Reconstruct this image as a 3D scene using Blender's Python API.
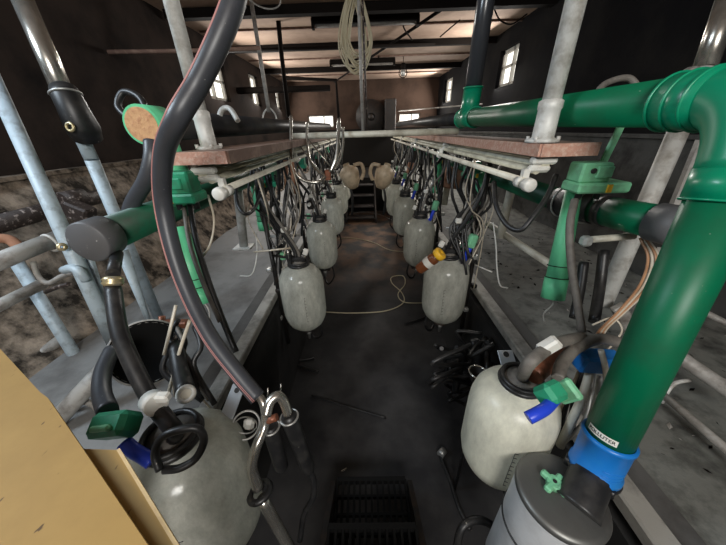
import bpy, math, random
from mathutils import Vector, Matrix, noise
random.seed(7)
for o in list(bpy.data.objects): bpy.data.objects.remove(o)
SC = bpy.context.scene; COL = SC.collection
EYE = 1.80                                   # camera height over the pit floor
F = 275.0; W, H = 726.0, 545.0
# ---------------------------------------------------------------- camera
vy = Vector(((364 - W/2)/F, (H/2 - 130)/F, 1.0)).normalized()       # direction of the pit (world +Y) seen by the camera (x right, y up, z ahead)
up = Vector((-17.0, 532.0, -275.0)).normalized()
vz = (up - vy*up.dot(vy)).normalized()
vx = vz.cross(vy) * -1
vx = vx if vx.x > 0 else -vx
R = Matrix(((vx.x, vx.y, vx.z), (vy.x, vy.y, vy.z), (vz.x, vz.y, vz.z)))   # camera (x,y up,z ahead) -> world
cam = bpy.data.cameras.new('camera'); cam.sensor_width = 36; cam.lens = F*36/W
cam.clip_start = 0.02
co = bpy.data.objects.new('camera', cam); COL.objects.link(co)
cr, cu, cf = R @ Vector((1,0,0)), R @ Vector((0,1,0)), R @ Vector((0,0,1))
M4 = Matrix(((cr.x, cu.x, -cf.x, 0), (cr.y, cu.y, -cf.y, 0), (cr.z, cu.z, -cf.z, EYE), (0,0,0,1)))
co.matrix_world = M4
SC.camera = co
# ---------------------------------------------------------------- world, light, exposure
SC.view_settings.view_transform = 'Standard'; SC.view_settings.look = 'None'
SC.view_settings.exposure = 0.68; SC.view_settings.gamma = 1
SC.view_settings.use_curve_mapping = False
wd = bpy.data.worlds.new('overcast'); SC.world = wd; wd.use_nodes = True
bg = wd.node_tree.nodes['Background']; bg.inputs[0].default_value = (0.85, 0.92, 1, 1); bg.inputs[1].default_value = 1.5
def area(name, loc, target, sx, sy, power, col):
    l = bpy.data.lights.new(name, 'AREA'); l.shape = 'RECTANGLE'; l.size = sx; l.size_y = sy; l.energy = power; l.color = col
    o = bpy.data.objects.new(name, l); COL.objects.link(o); o.location = loc
    o.rotation_euler = (Vector(target)-Vector(loc)).to_track_quat('-Z', 'Y').to_euler()
    return o
area('daylight_rear_door', (0.15, -1.85, 2.65), (0.1, 2.0, 0.7), 0.9, 0.8, 46, (1.0, 0.98, 0.94))
area('daylight_left_window', (-2.05, 0.5, 2.75), (-0.5, 1.0, 0.9), 0.7, 0.6, 26, (0.75, 0.88, 1.0))
for (x, y, z, p) in ((1.98, 5.0, 2.55, 24), (1.98, 8.2, 2.6, 26), (-2.08, 4.9, 2.5, 18), (-2.08, 6.5, 2.55, 20), (-2.08, 8.2, 2.55, 18)):
    area('daylight_side_window', (x, y, z), (-x*0.4, y - 0.3, 1.6), 0.35, 0.5, p, (1.0, 0.96, 0.9))
area('daylight_end_window', (1.25, 8.8, 2.05), (0.3, 4.5, 1.6), 0.5, 0.28, 14, (1.0, 0.93, 0.85))

# ---------------------------------------------------------------- picture coordinates to places
def ray(px, py): return R @ Vector(((px - W/2)/F, (H/2 - py)/F, 1.0))
def P(px, py, d):
    r = ray(px, py); return Vector((r.x*d, r.y*d, r.z*d + EYE))
def atZ(px, py, z):
    r = ray(px, py); return P(px, py, z/r.z)
def atY(px, py, y):
    r = ray(px, py); return P(px, py, y/r.y)
def atX(px, py, x):
    r = ray(px, py); return P(px, py, x/r.x)
def E(x, y, z): return Vector((x, y, z + EYE))       # height given relative to the eye

# ---------------------------------------------------------------- materials
MATS = {}
def mat(name, col, rough=0.5, metal=0.0, dirt=None, amount=0.5, scale=12.0, bump=0.0, spec=0.5, coat=0.0, lo=0.45, hi=0.7, detail=6):
    m = bpy.data.materials.new(name); m.use_nodes = True; nt = m.node_tree; b = nt.nodes['Principled BSDF']
    b.inputs['Roughness'].default_value = rough; b.inputs['Metallic'].default_value = metal
    b.inputs['Base Color'].default_value = (*col, 1)
    b.inputs['Specular IOR Level'].default_value = spec
    if coat: b.inputs['Coat Weight'].default_value = coat; b.inputs['Coat Roughness'].default_value = 0.15
    tc = nt.nodes.new('ShaderNodeTexCoord'); nz = nt.nodes.new('ShaderNodeTexNoise')
    nz.inputs['Scale'].default_value = scale; nz.inputs['Detail'].default_value = detail; nz.inputs['Roughness'].default_value = 0.65
    nt.links.new(tc.outputs['Object'], nz.inputs['Vector'])
    if dirt:
        mr = nt.nodes.new('ShaderNodeMapRange'); mr.inputs['From Min'].default_value = lo; mr.inputs['From Max'].default_value = hi
        mr.inputs['To Max'].default_value = amount; nt.links.new(nz.outputs['Fac'], mr.inputs['Value'])
        mx = nt.nodes.new('ShaderNodeMix'); mx.data_type = 'RGBA'
        mx.inputs['A'].default_value = (*col, 1); mx.inputs['B'].default_value = (*dirt, 1)
        nt.links.new(mr.outputs['Result'], mx.inputs['Factor']); nt.links.new(mx.outputs['Result'], b.inputs['Base Color'])
    if bump:
        bp = nt.nodes.new('ShaderNodeBump'); bp.inputs['Strength'].default_value = bump; bp.inputs['Distance'].default_value = 0.01
        nt.links.new(nz.outputs['Fac'], bp.inputs['Height']); nt.links.new(bp.outputs['Normal'], b.inputs['Normal'])
    MATS[name] = m
    return m
mat('pit_floor', (0.015,0.015,0.017), 0.6, dirt=(0.055,0.053,0.053), amount=1, scale=2.2, bump=0.25, lo=0.4, hi=0.7)
mat('near_black_wall', (0.010,0.009,0.008), 0.9, spec=0.1)  # near-black, for the pit end and the lower end wall
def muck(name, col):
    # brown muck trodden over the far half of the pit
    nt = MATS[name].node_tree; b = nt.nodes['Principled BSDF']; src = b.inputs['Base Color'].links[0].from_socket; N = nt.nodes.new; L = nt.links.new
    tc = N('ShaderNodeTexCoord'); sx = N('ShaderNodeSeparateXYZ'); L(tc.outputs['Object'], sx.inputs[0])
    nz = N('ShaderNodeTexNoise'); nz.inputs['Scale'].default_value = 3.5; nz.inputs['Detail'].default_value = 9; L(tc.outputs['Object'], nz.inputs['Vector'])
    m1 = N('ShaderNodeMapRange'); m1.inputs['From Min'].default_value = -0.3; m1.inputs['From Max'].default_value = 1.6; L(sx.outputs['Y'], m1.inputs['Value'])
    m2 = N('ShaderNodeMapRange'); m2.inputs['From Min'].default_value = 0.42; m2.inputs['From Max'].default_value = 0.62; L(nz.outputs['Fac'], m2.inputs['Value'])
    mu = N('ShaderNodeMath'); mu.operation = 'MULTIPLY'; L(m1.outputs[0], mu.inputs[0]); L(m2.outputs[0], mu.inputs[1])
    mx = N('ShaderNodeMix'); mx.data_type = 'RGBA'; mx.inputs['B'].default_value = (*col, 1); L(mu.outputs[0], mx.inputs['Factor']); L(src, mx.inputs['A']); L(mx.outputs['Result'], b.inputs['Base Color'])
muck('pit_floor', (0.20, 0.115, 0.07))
mat('pit_wall', (0.014,0.014,0.014), 0.85, dirt=(0.035,0.032,0.03), scale=5, bump=0.4)
mat('platform_left', (0.21,0.21,0.205), 0.6, dirt=(0.06,0.057,0.055), amount=0.9, scale=3.0, bump=0.4)
mat('platform_right', (0.17,0.175,0.16), 0.75, dirt=(0.025,0.025,0.023), amount=0.9, scale=9.0, bump=0.6)
mat('kerb', (0.36,0.35,0.32), 0.6, 0.2, dirt=(0.06,0.055,0.05), amount=0.8, scale=8, bump=0.3)
mat('kerb_inner', (0.09,0.088,0.085), 0.7, dirt=(0.03,0.028,0.026), amount=0.8, scale=6, bump=0.3)
mat('wall_left', (0.032,0.023,0.019), 0.95, spec=0.15, dirt=(0.008,0.007,0.007), amount=0.9, scale=2.0, bump=0.5)
mat('wall_left_low', (0.34,0.275,0.215), 0.95, spec=0.1, dirt=(0.03,0.025,0.02), amount=1, scale=9.0, bump=1.0, lo=0.36, hi=0.6, detail=12)
mat('wall_right', (0.005,0.005,0.006), 0.95, spec=0.1, dirt=(0.014,0.013,0.012), amount=0.8, scale=2.0, bump=0.5)
mat('wall_right_low', (0.07,0.07,0.066), 0.95, dirt=(0.015,0.014,0.013), amount=0.9, scale=6.0, bump=0.8)
mat('wall_end', (0.055,0.035,0.026), 0.95, spec=0.1, dirt=(0.02,0.014,0.011), amount=0.9, scale=1.8)
mat('ceiling', (0.46,0.33,0.25), 0.9, dirt=(0.22,0.14,0.10), amount=0.8, scale=1.4, lo=0.42, hi=0.7)
mat('soot_beam', (0.008,0.006,0.005), 0.9, spec=0.1)
mat('dark_iron', (0.012,0.011,0.011), 0.6, 0.2, dirt=(0.05,0.03,0.018), amount=0.6, scale=20)
mat('galv', (0.62,0.62,0.59), 0.5, 0.1, dirt=(0.25,0.22,0.18), amount=0.85, scale=16, bump=0.25)
mat('galv_blue', (0.40,0.48,0.53), 0.5, 0.05, dirt=(0.17,0.18,0.18), amount=0.7, scale=26, bump=0.25, lo=0.5)
mat('rail_grey', (0.36,0.345,0.32), 0.55, 0.1, dirt=(0.09,0.07,0.055), amount=0.85, scale=14, bump=0.35)
mat('rust_pipe', (0.035,0.024,0.02), 0.55, 0.2, dirt=(0.34,0.28,0.25), amount=0.9, scale=42, bump=0.6, lo=0.56, hi=0.66)
mat('steel', (0.60,0.58,0.53), 0.25, 0.88, dirt=(0.30,0.26,0.21), amount=0.6, scale=14)
mat('steel_dull', (0.5,0.5,0.48), 0.42, 0.6, dirt=(0.20,0.19,0.18), amount=0.6, scale=9)
mat('lid_steel', (0.15,0.15,0.142), 0.42, 0.6, dirt=(0.10,0.095,0.09), amount=0.8, scale=6)
mat('can_side', (0.62,0.63,0.64), 0.5, 0.2, dirt=(0.36,0.36,0.36), amount=0.7, scale=7)
mat('green_pipe', (0.0,0.125,0.055), 0.42, spec=0.35, dirt=(0.015,0.075,0.038), amount=0.6, scale=7, coat=0.0)
mat('green_bright', (0.0,0.24,0.12), 0.35, dirt=(0.0,0.2,0.1), amount=0.4, scale=5, coat=0.2)
mat('green_dark', (0.006,0.085,0.042), 0.45, dirt=(0.03,0.035,0.025), amount=0.8, scale=9)
mat('green_light', (0.14,0.62,0.32), 0.45, dirt=(0.07,0.33,0.16), amount=0.5, scale=9)
mat('green_box', (0.03,0.32,0.17), 0.4, dirt=(0.06,0.10,0.06), amount=0.6, scale=20)
mat('green_pale', (0.20,0.55,0.31), 0.45, dirt=(0.12,0.2,0.13), amount=0.6, scale=24)
mat('pipe_black', (0.022,0.022,0.024), 0.4, dirt=(0.07,0.065,0.05), amount=0.6, scale=5)
mat('vent_pipe', (0.045,0.048,0.055), 0.28, coat=0.4)
mat('cap_black', (0.10,0.10,0.104), 0.5, dirt=(0.45,0.44,0.42), amount=0.9, scale=55, lo=0.64, hi=0.7)
mat('rubber', (0.014,0.014,0.015), 0.42, dirt=(0.07,0.066,0.06), amount=0.4, scale=24)
mat('rubber_grey', (0.050,0.053,0.062), 0.42, dirt=(0.03,0.03,0.034), amount=0.5, scale=16)
mat('rubber_worn', (0.17,0.155,0.135), 0.6, dirt=(0.06,0.05,0.045), amount=0.7, scale=24, bump=0.3)
mat('stripe', (0.48,0.22,0.20), 0.5)
mat('blue_elbow', (0.02,0.06,0.62), 0.35)
mat('blue_coupling', (0.01,0.17,0.55), 0.35, dirt=(0.03,0.22,0.5), amount=0.4)
mat('white_plastic', (0.72,0.71,0.66), 0.4, dirt=(0.38,0.33,0.26), amount=0.5, scale=18, lo=0.5)
mat('cream_pipe', (0.72,0.69,0.58), 0.42, dirt=(0.26,0.22,0.16), amount=0.7, scale=8)
mat('cream_gutter', (0.62,0.59,0.46), 0.5, dirt=(0.15,0.13,0.09), amount=0.8, scale=7)
mat('cream_jug', (0.66,0.52,0.36), 0.45, dirt=(0.25,0.17,0.1), amount=0.6, scale=14)
mat('clear_tube', (0.58,0.52,0.42), 0.25, dirt=(0.33,0.24,0.15), amount=0.7, scale=20)
mat('amber_tube', (0.45,0.24,0.13), 0.3, dirt=(0.25,0.11,0.05), amount=0.6, scale=20)
mat('cream_cable', (0.50,0.44,0.30), 0.6)
mat('copper', (0.30,0.11,0.06), 0.4, 0.3, dirt=(0.12,0.05,0.03), amount=0.8, scale=30)
mat('brown_bottle', (0.17,0.055,0.02), 0.25, coat=0.4)
mat('paper', (0.72,0.70,0.64), 0.7)
mat('yellow', (0.85,0.48,0.03), 0.4)
mat('brass', (0.55,0.45,0.25), 0.4, 0.7, dirt=(0.5,0.48,0.42), amount=0.8, scale=40)
mat('chip_edge', (0.50,0.27,0.20), 0.8, dirt=(0.62,0.45,0.36), amount=1, scale=70, bump=0.5)
mat('board_top', (0.20,0.12,0.09), 0.8, dirt=(0.38,0.26,0.2), amount=0.8, scale=16, bump=0.4)
mat('cork', (0.62,0.36,0.18), 0.85, dirt=(0.42,0.19,0.10), amount=0.9, scale=45, bump=0.6)
mat('terracotta', (0.40,0.20,0.12), 0.8, dirt=(0.24,0.1,0.06), amount=0.7, scale=14)
mat('plywood', (0.42,0.265,0.085), 0.6, spec=0.25, dirt=(0.27,0.16,0.05), amount=0.6, scale=4.0, lo=0.4, hi=0.7)
mat('ply_edge', (0.70,0.52,0.27), 0.7, dirt=(0.55,0.38,0.18), amount=0.6, scale=30)
mat('mat_rubber', (0.006,0.006,0.006), 0.9, spec=0.12)
mat('ink', (0.02,0.02,0.02), 0.6)
mat('window_frame', (0.45,0.44,0.40), 0.7, dirt=(0.2,0.18,0.15), amount=0.6)
mat('plate', (0.42,0.46,0.50), 0.4, 0.3, dirt=(0.3,0.3,0.3), amount=0.4, scale=20)
def specks(name, col, scale, thr):
    nt = MATS[name].node_tree; b = nt.nodes['Principled BSDF']; src = b.inputs['Base Color'].links[0].from_socket
    tc = nt.nodes.new('ShaderNodeTexCoord'); mp = nt.nodes.new('ShaderNodeMapping'); mp.inputs['Scale'].default_value = (1, 0.45, 1); mp.inputs['Rotation'].default_value = (0, 0, 0.9)
    nz = nt.nodes.new('ShaderNodeTexNoise'); nz.inputs['Scale'].default_value = scale; nz.inputs['Detail'].default_value = 2
    mr = nt.nodes.new('ShaderNodeMapRange'); mr.inputs['From Min'].default_value = thr; mr.inputs['From Max'].default_value = thr+0.04
    mx = nt.nodes.new('ShaderNodeMix'); mx.data_type = 'RGBA'; mx.inputs['B'].default_value = (*col, 1)
    nt.links.new(tc.outputs['Object'], mp.inputs['Vector']); nt.links.new(mp.outputs['Vector'], nz.inputs['Vector']); nt.links.new(nz.outputs['Fac'], mr.inputs['Value'])
    nt.links.new(mr.outputs['Result'], mx.inputs['Factor']); nt.links.new(src, mx.inputs['A']); nt.links.new(mx.outputs['Result'], b.inputs['Base Color'])
specks('plywood', (0.12,0.07,0.03), 95, 0.70)
specks('rubber', (0.45,0.42,0.36), 130, 0.74); specks('rubber_grey', (0.5,0.48,0.44), 110, 0.745); specks('green_pipe', (0.25,0.33,0.24), 90, 0.76)
def jar_mat(name, col, clear, rough=0.2):
    """scratched milky glass: a dull streaked film over a clear shell"""
    m = bpy.data.materials.new(name); m.use_nodes = True; nt = m.node_tree; b = nt.nodes['Principled BSDF']; N = nt.nodes.new; L = nt.links.new
    tc = N('ShaderNodeTexCoord'); mp = N('ShaderNodeMapping'); mp.inputs['Scale'].default_value = (1, 1, 0.45); L(tc.outputs['Object'], mp.inputs['Vector'])
    nz = N('ShaderNodeTexNoise'); nz.inputs['Scale'].default_value = 16; nz.inputs['Detail'].default_value = 10; nz.inputs['Roughness'].default_value = 0.75; L(mp.outputs['Vector'], nz.inputs['Vector'])
    cm = N('ShaderNodeMix'); cm.data_type = 'RGBA'; cm.inputs['A'].default_value = (*[c*0.76 for c in col], 1); cm.inputs['B'].default_value = (*[min(1, c*1.2) for c in col], 1)
    mr = N('ShaderNodeMapRange'); mr.inputs['From Min'].default_value = 0.35; mr.inputs['From Max'].default_value = 0.68; L(nz.outputs['Fac'], mr.inputs['Value'])
    L(mr.outputs['Result'], cm.inputs['Factor']); L(cm.outputs['Result'], b.inputs['Base Color'])
    b.inputs['Roughness'].default_value = rough; b.inputs['Specular IOR Level'].default_value = 0.6
    t = N('ShaderNodeBsdfTranslucent'); t.inputs[0].default_value = (*[min(1, c*1.4) for c in col], 1)
    ms = N('ShaderNodeMixShader'); ms.inputs[0].default_value = 0.3; L(b.outputs[0], ms.inputs[1]); L(t.outputs[0], ms.inputs[2])
    tr = N('ShaderNodeBsdfTransparent'); tr.inputs[0].default_value = (0.9, 0.93, 0.9, 1)
    m2 = N('ShaderNodeMixShader'); cf_ = N('ShaderNodeMapRange'); cf_.inputs['From Min'].default_value = 0.3; cf_.inputs['From Max'].default_value = 0.7
    cf_.inputs['To Min'].default_value = clear*1.5; cf_.inputs['To Max'].default_value = clear*0.5; L(nz.outputs['Fac'], cf_.inputs['Value']); L(cf_.outputs['Result'], m2.inputs[0])
    L(ms.outputs[0], m2.inputs[1]); L(tr.outputs[0], m2.inputs[2]); L(m2.outputs[0], nt.nodes['Material Output'].inputs[0])
    MATS[name] = m
jar_mat('jar_glass', (0.60,0.60,0.54), 0.30)
jar_mat('jar_white', (0.84,0.82,0.68), 0.06, 0.35)
def emit(name, col, s):
    m = bpy.data.materials.new(name); m.use_nodes = True; nt = m.node_tree; b = nt.nodes['Principled BSDF']
    b.inputs['Base Color'].default_value = (0.6,0.6,0.6,1); b.inputs['Emission Color'].default_value = (*col, 1); b.inputs['Emission Strength'].default_value = s
    tc = nt.nodes.new('ShaderNodeTexCoord'); nz = nt.nodes.new('ShaderNodeTexNoise'); nz.inputs['Scale'].default_value = 9
    mr = nt.nodes.new('ShaderNodeMapRange'); mr.inputs['To Min'].default_value = s*0.5; mr.inputs['To Max'].default_value = s*1.4
    nt.links.new(tc.outputs['Object'], nz.inputs['Vector']); nt.links.new(nz.outputs['Fac'], mr.inputs['Value']); nt.links.new(mr.outputs['Result'], b.inputs['Emission Strength'])
    MATS[name] = m
emit('daylight_pane', (1.0,0.97,0.90), 1.1)

# ---------------------------------------------------------------- mesh building
def frame(d):
    d = d.normalized(); a = Vector((0,0,1)) if abs(d.z) < 0.9 else Vector((1,0,0))
    u = d.cross(a).normalized(); return u, d.cross(u).normalized()
def spline(pts, n=6):
    pts = [Vector(p) for p in pts]
    if len(pts) < 3: return pts
    q = [pts[0]*2 - pts[1]] + pts + [pts[-1]*2 - pts[-2]]; out = []
    for i in range(1, len(q)-2):
        a, b, c, d = q[i-1:i+3]
        for k in range(n):
            t = k/n
            out.append(0.5*((2*b) + (c-a)*t + (2*a-5*b+4*c-d)*t*t + (3*b-a-3*c+d)*t**3))
    out.append(pts[-1]); return out
class MB:
    def __init__(s): s.v = []; s.f = []; s.sm = []; s.mi = []
    def add(s, v, f, smooth=False, mi=0):
        n = len(s.v); s.v += [Vector(p) for p in v]; s.f += [tuple(n+i for i in q) for q in f]; s.sm += [smooth]*len(f); s.mi += [mi]*len(f); return s
    def box(s, c, size, rot=None, bev=0.0, mi=0):
        c = Vector(c); hx, hy, hz = [k/2 for k in size]; b = min(bev, hx*0.9, hy*0.9, hz*0.9)
        if b <= 0:
            v = [Vector((x, y, z)) for x in (-hx,hx) for y in (-hy,hy) for z in (-hz,hz)]
            f = [(0,1,3,2),(4,6,7,5),(0,4,5,1),(2,3,7,6),(0,2,6,4),(1,5,7,3)]
        else:
            v = []; f = []
            for sx in (-1,1):
                for sy in (-1,1):
                    for sz in (-1,1):
                        v += [Vector((sx*hx, sy*(hy-b), sz*(hz-b))), Vector((sx*(hx-b), sy*hy, sz*(hz-b))), Vector((sx*(hx-b), sy*(hy-b), sz*hz))]
            def I(x, y, z, k): return ((x*2+y)*2+z)*3+k
            for x in (0,1): q = [I(x,0,0,0),I(x,0,1,0),I(x,1,1,0),I(x,1,0,0)]; f.append(tuple(q if x == 0 else q[::-1]))
            for y in (0,1): q = [I(0,y,0,1),I(1,y,0,1),I(1,y,1,1),I(0,y,1,1)]; f.append(tuple(q if y == 0 else q[::-1]))
            for z in (0,1): q = [I(0,0,z,2),I(0,1,z,2),I(1,1,z,2),I(1,0,z,2)]; f.append(tuple(q if z == 0 else q[::-1]))
            for x in (0,1):
                for y in (0,1): f.append((I(x,y,0,0),I(x,y,0,1),I(x,y,1,1),I(x,y,1,0)))
                for z in (0,1): f.append((I(x,0,z,0),I(x,0,z,2),I(x,1,z,2),I(x,1,z,0)))
            for y in (0,1):
                for z in (0,1): f.append((I(0,y,z,1),I(0,y,z,2),I(1,y,z,2),I(1,y,z,1)))
            for x in (0,1):
                for y in (0,1):
                    for z in (0,1): f.append((I(x,y,z,0),I(x,y,z,1),I(x,y,z,2)))
        if rot is not None: v = [rot @ p for p in v]
        return s.add([p + c for p in v], f, mi=mi)
    def tube(s, pts, r, n=12, smooth=True, sub=0, mi=0, cap=True):
        """pts swept with radius r (number or list, one per point); sub>0 smooths the path"""
        pts = [Vector(p) for p in pts]; rs = r if isinstance(r, (list, tuple)) else [r]*len(pts)
        if sub and len(pts) > 2:
            k = len(pts); q = spline(pts, sub); m = len(q)
            rs = [rs[min(k-1, int(i/sub))]*(1-(i/sub-int(i/sub))) + rs[min(k-1, int(i/sub)+1)]*(i/sub-int(i/sub)) for i in range(m)]; pts = q
        L = len(pts); t0 = (pts[1]-pts[0]).normalized(); u, w = frame(t0); v = []; f = []
        for i, p in enumerate(pts):
            t = ((pts[min(i+1, L-1)] - pts[max(i-1, 0)])); t = t.normalized() if t.length > 1e-9 else t0
            u = (u - t*u.dot(t)); u = u.normalized() if u.length > 1e-6 else frame(t)[0]; w = t.cross(u)
            v += [p + (u*math.cos(2*math.pi*k/n) + w*math.sin(2*math.pi*k/n))*rs[i] for k in range(n)]
        for i in range(L-1):
            for k in range(n): f.append((i*n+k, i*n+(k+1)%n, (i+1)*n+(k+1)%n, (i+1)*n+k))
        s.add(v, f, smooth, mi)
        if cap:
            s.add(v[:n], [tuple(range(n-1, -1, -1))], False, mi); s.add(v[-n:], [tuple(range(n))], False, mi)
        return s
    def cyl(s, a, b, r, r2=None, n=20, mi=0):
        return s.tube([a, b], [r, r if r2 is None else r2], n=n, mi=mi)
    def lathe(s, prof, origin=(0,0,0), axis=(0,0,1), n=32, mi=0, smooth=True):
        o = Vector(origin); d = Vector(axis).normalized(); u, w = frame(d); v = []; f = []; L = len(prof)
        for (r, z) in prof:
            v += [o + d*z + (u*math.cos(2*math.pi*k/n) + w*math.sin(2*math.pi*k/n))*max(r, 1e-5) for k in range(n)]
        for i in range(L-1):
            for k in range(n): f.append((i*n+k, i*n+(k+1)%n, (i+1)*n+(k+1)%n, (i+1)*n+k))
        return s.add(v, f, smooth, mi)
    def torus(s, c, R_, r, axis=(0,0,1), n=28, a0=0, a1=2*math.pi, mi=0):
        c = Vector(c); u, w = frame(Vector(axis)); full = a1-a0 > 6.2
        pts = [c + (u*math.cos(a0+(a1-a0)*k/n) + w*math.sin(a0+(a1-a0)*k/n))*R_ for k in range(n+1)]
        return s.tube(pts, r, n=10, mi=mi, cap=not full)
    def poly(s, top, th, d=(0,0,-1), mi=0):
        """a slab: outline 'top' given thickness th along d"""
        d = Vector(d)*th; n = len(top); v = [Vector(p) for p in top] + [Vector(p)+d for p in top]
        f = [tuple(range(n)), tuple(range(2*n-1, n-1, -1))] + [(i, n+i, n+(i+1)%n, (i+1)%n) for i in range(n)]
        return s.add(v, f, mi=mi)
    def build(s, name, m, parent=None, origin=None):
        me = bpy.data.meshes.new(name)
        if parent is not None: o0 = world_loc(parent)
        elif origin is not None: o0 = Vector(origin)
        else:
            lo = [min(p[i] for p in s.v) for i in range(3)]; hi = [max(p[i] for p in s.v) for i in range(3)]
            o0 = Vector(((lo[0]+hi[0])/2, (lo[1]+hi[1])/2, lo[2]))
        me.from_pydata([p - o0 for p in s.v], [], s.f)
        for p, a, b in zip(me.polygons, s.sm, s.mi): p.use_smooth = a; p.material_index = b
        import bmesh
        bm = bmesh.new(); bm.from_mesh(me); bmesh.ops.remove_doubles(bm, verts=bm.verts, dist=1e-6)
        bmesh.ops.recalc_face_normals(bm, faces=bm.faces); bm.to_mesh(me); bm.free()
        for x in (m if isinstance(m, (list, tuple)) else [m]): me.materials.append(MATS[x])
        o = bpy.data.objects.new(name, me); COL.objects.link(o)
        if parent is not None: o.parent = parent
        else: o.location = o0
        return o
def world_loc(o):
    v = Vector((0,0,0))
    while o is not None: v += o.location; o = o.parent
    return v
def tag(o, label, cat, group=None, kind=None):
    o['label'] = label; o['category'] = cat
    if group: o['group'] = group
    if kind: o['kind'] = kind
    return o
def empty(name, loc, label, cat, group=None):
    o = bpy.data.objects.new(name, None); COL.objects.link(o); o.location = Vector(loc); o.empty_display_size = 0.05
    return tag(o, label, cat, group)
def children(o): return [c for c in bpy.data.objects if c.parent == o]
def copy_tree(o, parent=None):
    c = o.copy(); COL.objects.link(c); c.parent = parent
    for ch in children(o): copy_tree(ch, c)
    return c
def struct(o, label=None):
    o['kind'] = 'structure'
    if label: o['label'] = label
    return o

# ================================================================= THE SETTING
PL, PR = -0.62, 0.72           # pit sides
ZP = 0.80                      # platform height over the pit floor
WL, WR, YE, YB = -2.15, 2.05, 8.9, -2.0
CZ = 3.0
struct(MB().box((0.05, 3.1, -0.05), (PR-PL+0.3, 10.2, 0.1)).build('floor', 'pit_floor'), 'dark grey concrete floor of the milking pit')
struct(MB().box(((WL+PL)/2-0.02, (YE+YB)/2, ZP/2), (PL-WL-0.04+0.0, YE-YB, ZP)).build('floor_left', 'platform_left'), 'raised grey concrete standing left of the pit')
struct(MB().box(((WR+PR)/2+0.02, (YE+YB)/2, ZP/2), (WR-PR-0.04, YE-YB, ZP)).build('floor_right', 'platform_right'), 'raised grey concrete standing right of the pit')
struct(MB().box((PL-0.02, 3.2, ZP/2-0.03), (0.04, 9.6, ZP-0.06)).build('wall_pit_left', 'pit_wall'))
struct(MB().box((PR+0.02, 3.2, ZP/2-0.03), (0.04, 9.6, ZP-0.06)).build('wall_pit_right', 'pit_wall'))
struct(MB().box((0.05, 7.85, ZP/2), (PR-PL, 2.1, ZP)).build('wall_pit_end', 'near_black_wall'))
struct(MB().box((0.05, -1.35, ZP/2), (PR-PL, 1.3, ZP)).build('floor_rear', 'platform_right'))
def kerb(x, s, name):
    b = MB().box((x+s*0.035, 3.2, ZP+0.012), (0.07, 9.6, 0.05), bev=0.006)
    b.box((x+s*0.115, 3.2, ZP+0.004), (0.075, 9.6, 0.02), bev=0.004, mi=1)
    return struct(b.build(name, ['kerb', 'kerb_inner']))
kerb(PL, -1, 'trim_1'); kerb(PR, 1, 'trim_2')
# walls with window openings
def wall(name, x, wins, m, s):
    """side wall as one mesh with rectangular openings (y0,y1,z0,z1)"""
    b = MB(); t = 0.18; cx = x + s*t/2; z0 = 0
    ys = YB
    for (a, c, lo, hi) in sorted(wins):
        b.box((cx, (ys+a)/2, CZ/2), (t, a-ys, CZ)); b.box((cx, (a+c)/2, lo/2), (t, c-a, lo)); b.box((cx, (a+c)/2, (hi+CZ)/2), (t, c-a, CZ-hi)); ys = c
    b.box((cx, (ys+YE)/2, CZ/2), (t, YE-ys, CZ))
    return struct(b.build(name, m))
WINR = [(4.55, 5.12, 2.31, 2.77), (7.6, 8.3, 2.34, 2.84)]
WINL = [(4.6, 5.25, 2.26, 2.74), (6.3, 6.8, 2.30, 2.82), (8.0, 8.42, 2.34, 2.82)]
wall('wall_left', WL, WINL, 'wall_left', -1); wall('wall_right', WR, WINR, 'wall_right', 1)
WINE = [(-1.57, -0.86, 1.90, 2.20), (1.0, 1.58, 1.87, 2.18)]
b = MB(); xs = WL
for (a, c, lo, hi) in WINE:
    b.box(((xs+a)/2, YE+0.09, CZ/2), (a-xs, 0.18, CZ)); b.box(((a+c)/2, YE+0.09, lo/2), (c-a, 0.18, lo)); b.box(((a+c)/2, YE+0.09, (hi+CZ)/2), (c-a, 0.18, CZ-hi)); xs = c
b.box(((xs+WR)/2, YE+0.09, CZ/2), (WR-xs, 0.18, CZ))
struct(b.build('wall_end', 'wall_end'))
struct(MB().box((0, YB-0.09, CZ/2), (WR-WL, 0.18, CZ)).build('wall_rear', 'wall_right_low'))
struct(MB().box((0, (YE+YB)/2, CZ+0.05), (WR-WL+0.4, YE-YB+0.4, 0.1)).build('ceiling', 'ceiling'), 'stained beige board ceiling between dark beams')
k = 1
for (x, s, wins) in ((WL, -1, WINL), (WR, 1, WINR)):
    for (a, c, lo, hi) in wins:
        w = bpy.data.objects.new('window_%d' % k, None); COL.objects.link(w); w.location = (x+s*0.1, (a+c)/2, lo); w['kind'] = 'structure'; k += 1
        fb = MB()
        for (yy, zz, dy, dz) in (((a+c)/2, lo+0.02, c-a, 0.05), ((a+c)/2, hi-0.02, c-a, 0.05), (a+0.02, (lo+hi)/2, 0.05, hi-lo), (c-0.02, (lo+hi)/2, 0.05, hi-lo), ((a+c)/2, lo+(hi-lo)*0.55, c-a, 0.03), (a+(c-a)*0.42, (lo+hi)/2, 0.035, hi-lo)):
            fb.box((x+s*0.08, yy, zz), (0.05, dy, dz))
        fb.build('window_frame', 'window_frame', w)
        MB().box((x+s*0.10, (a+c)/2, (lo+hi)/2), (0.008, c-a, hi-lo)).build('pane', 'daylight_pane', w)
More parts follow.
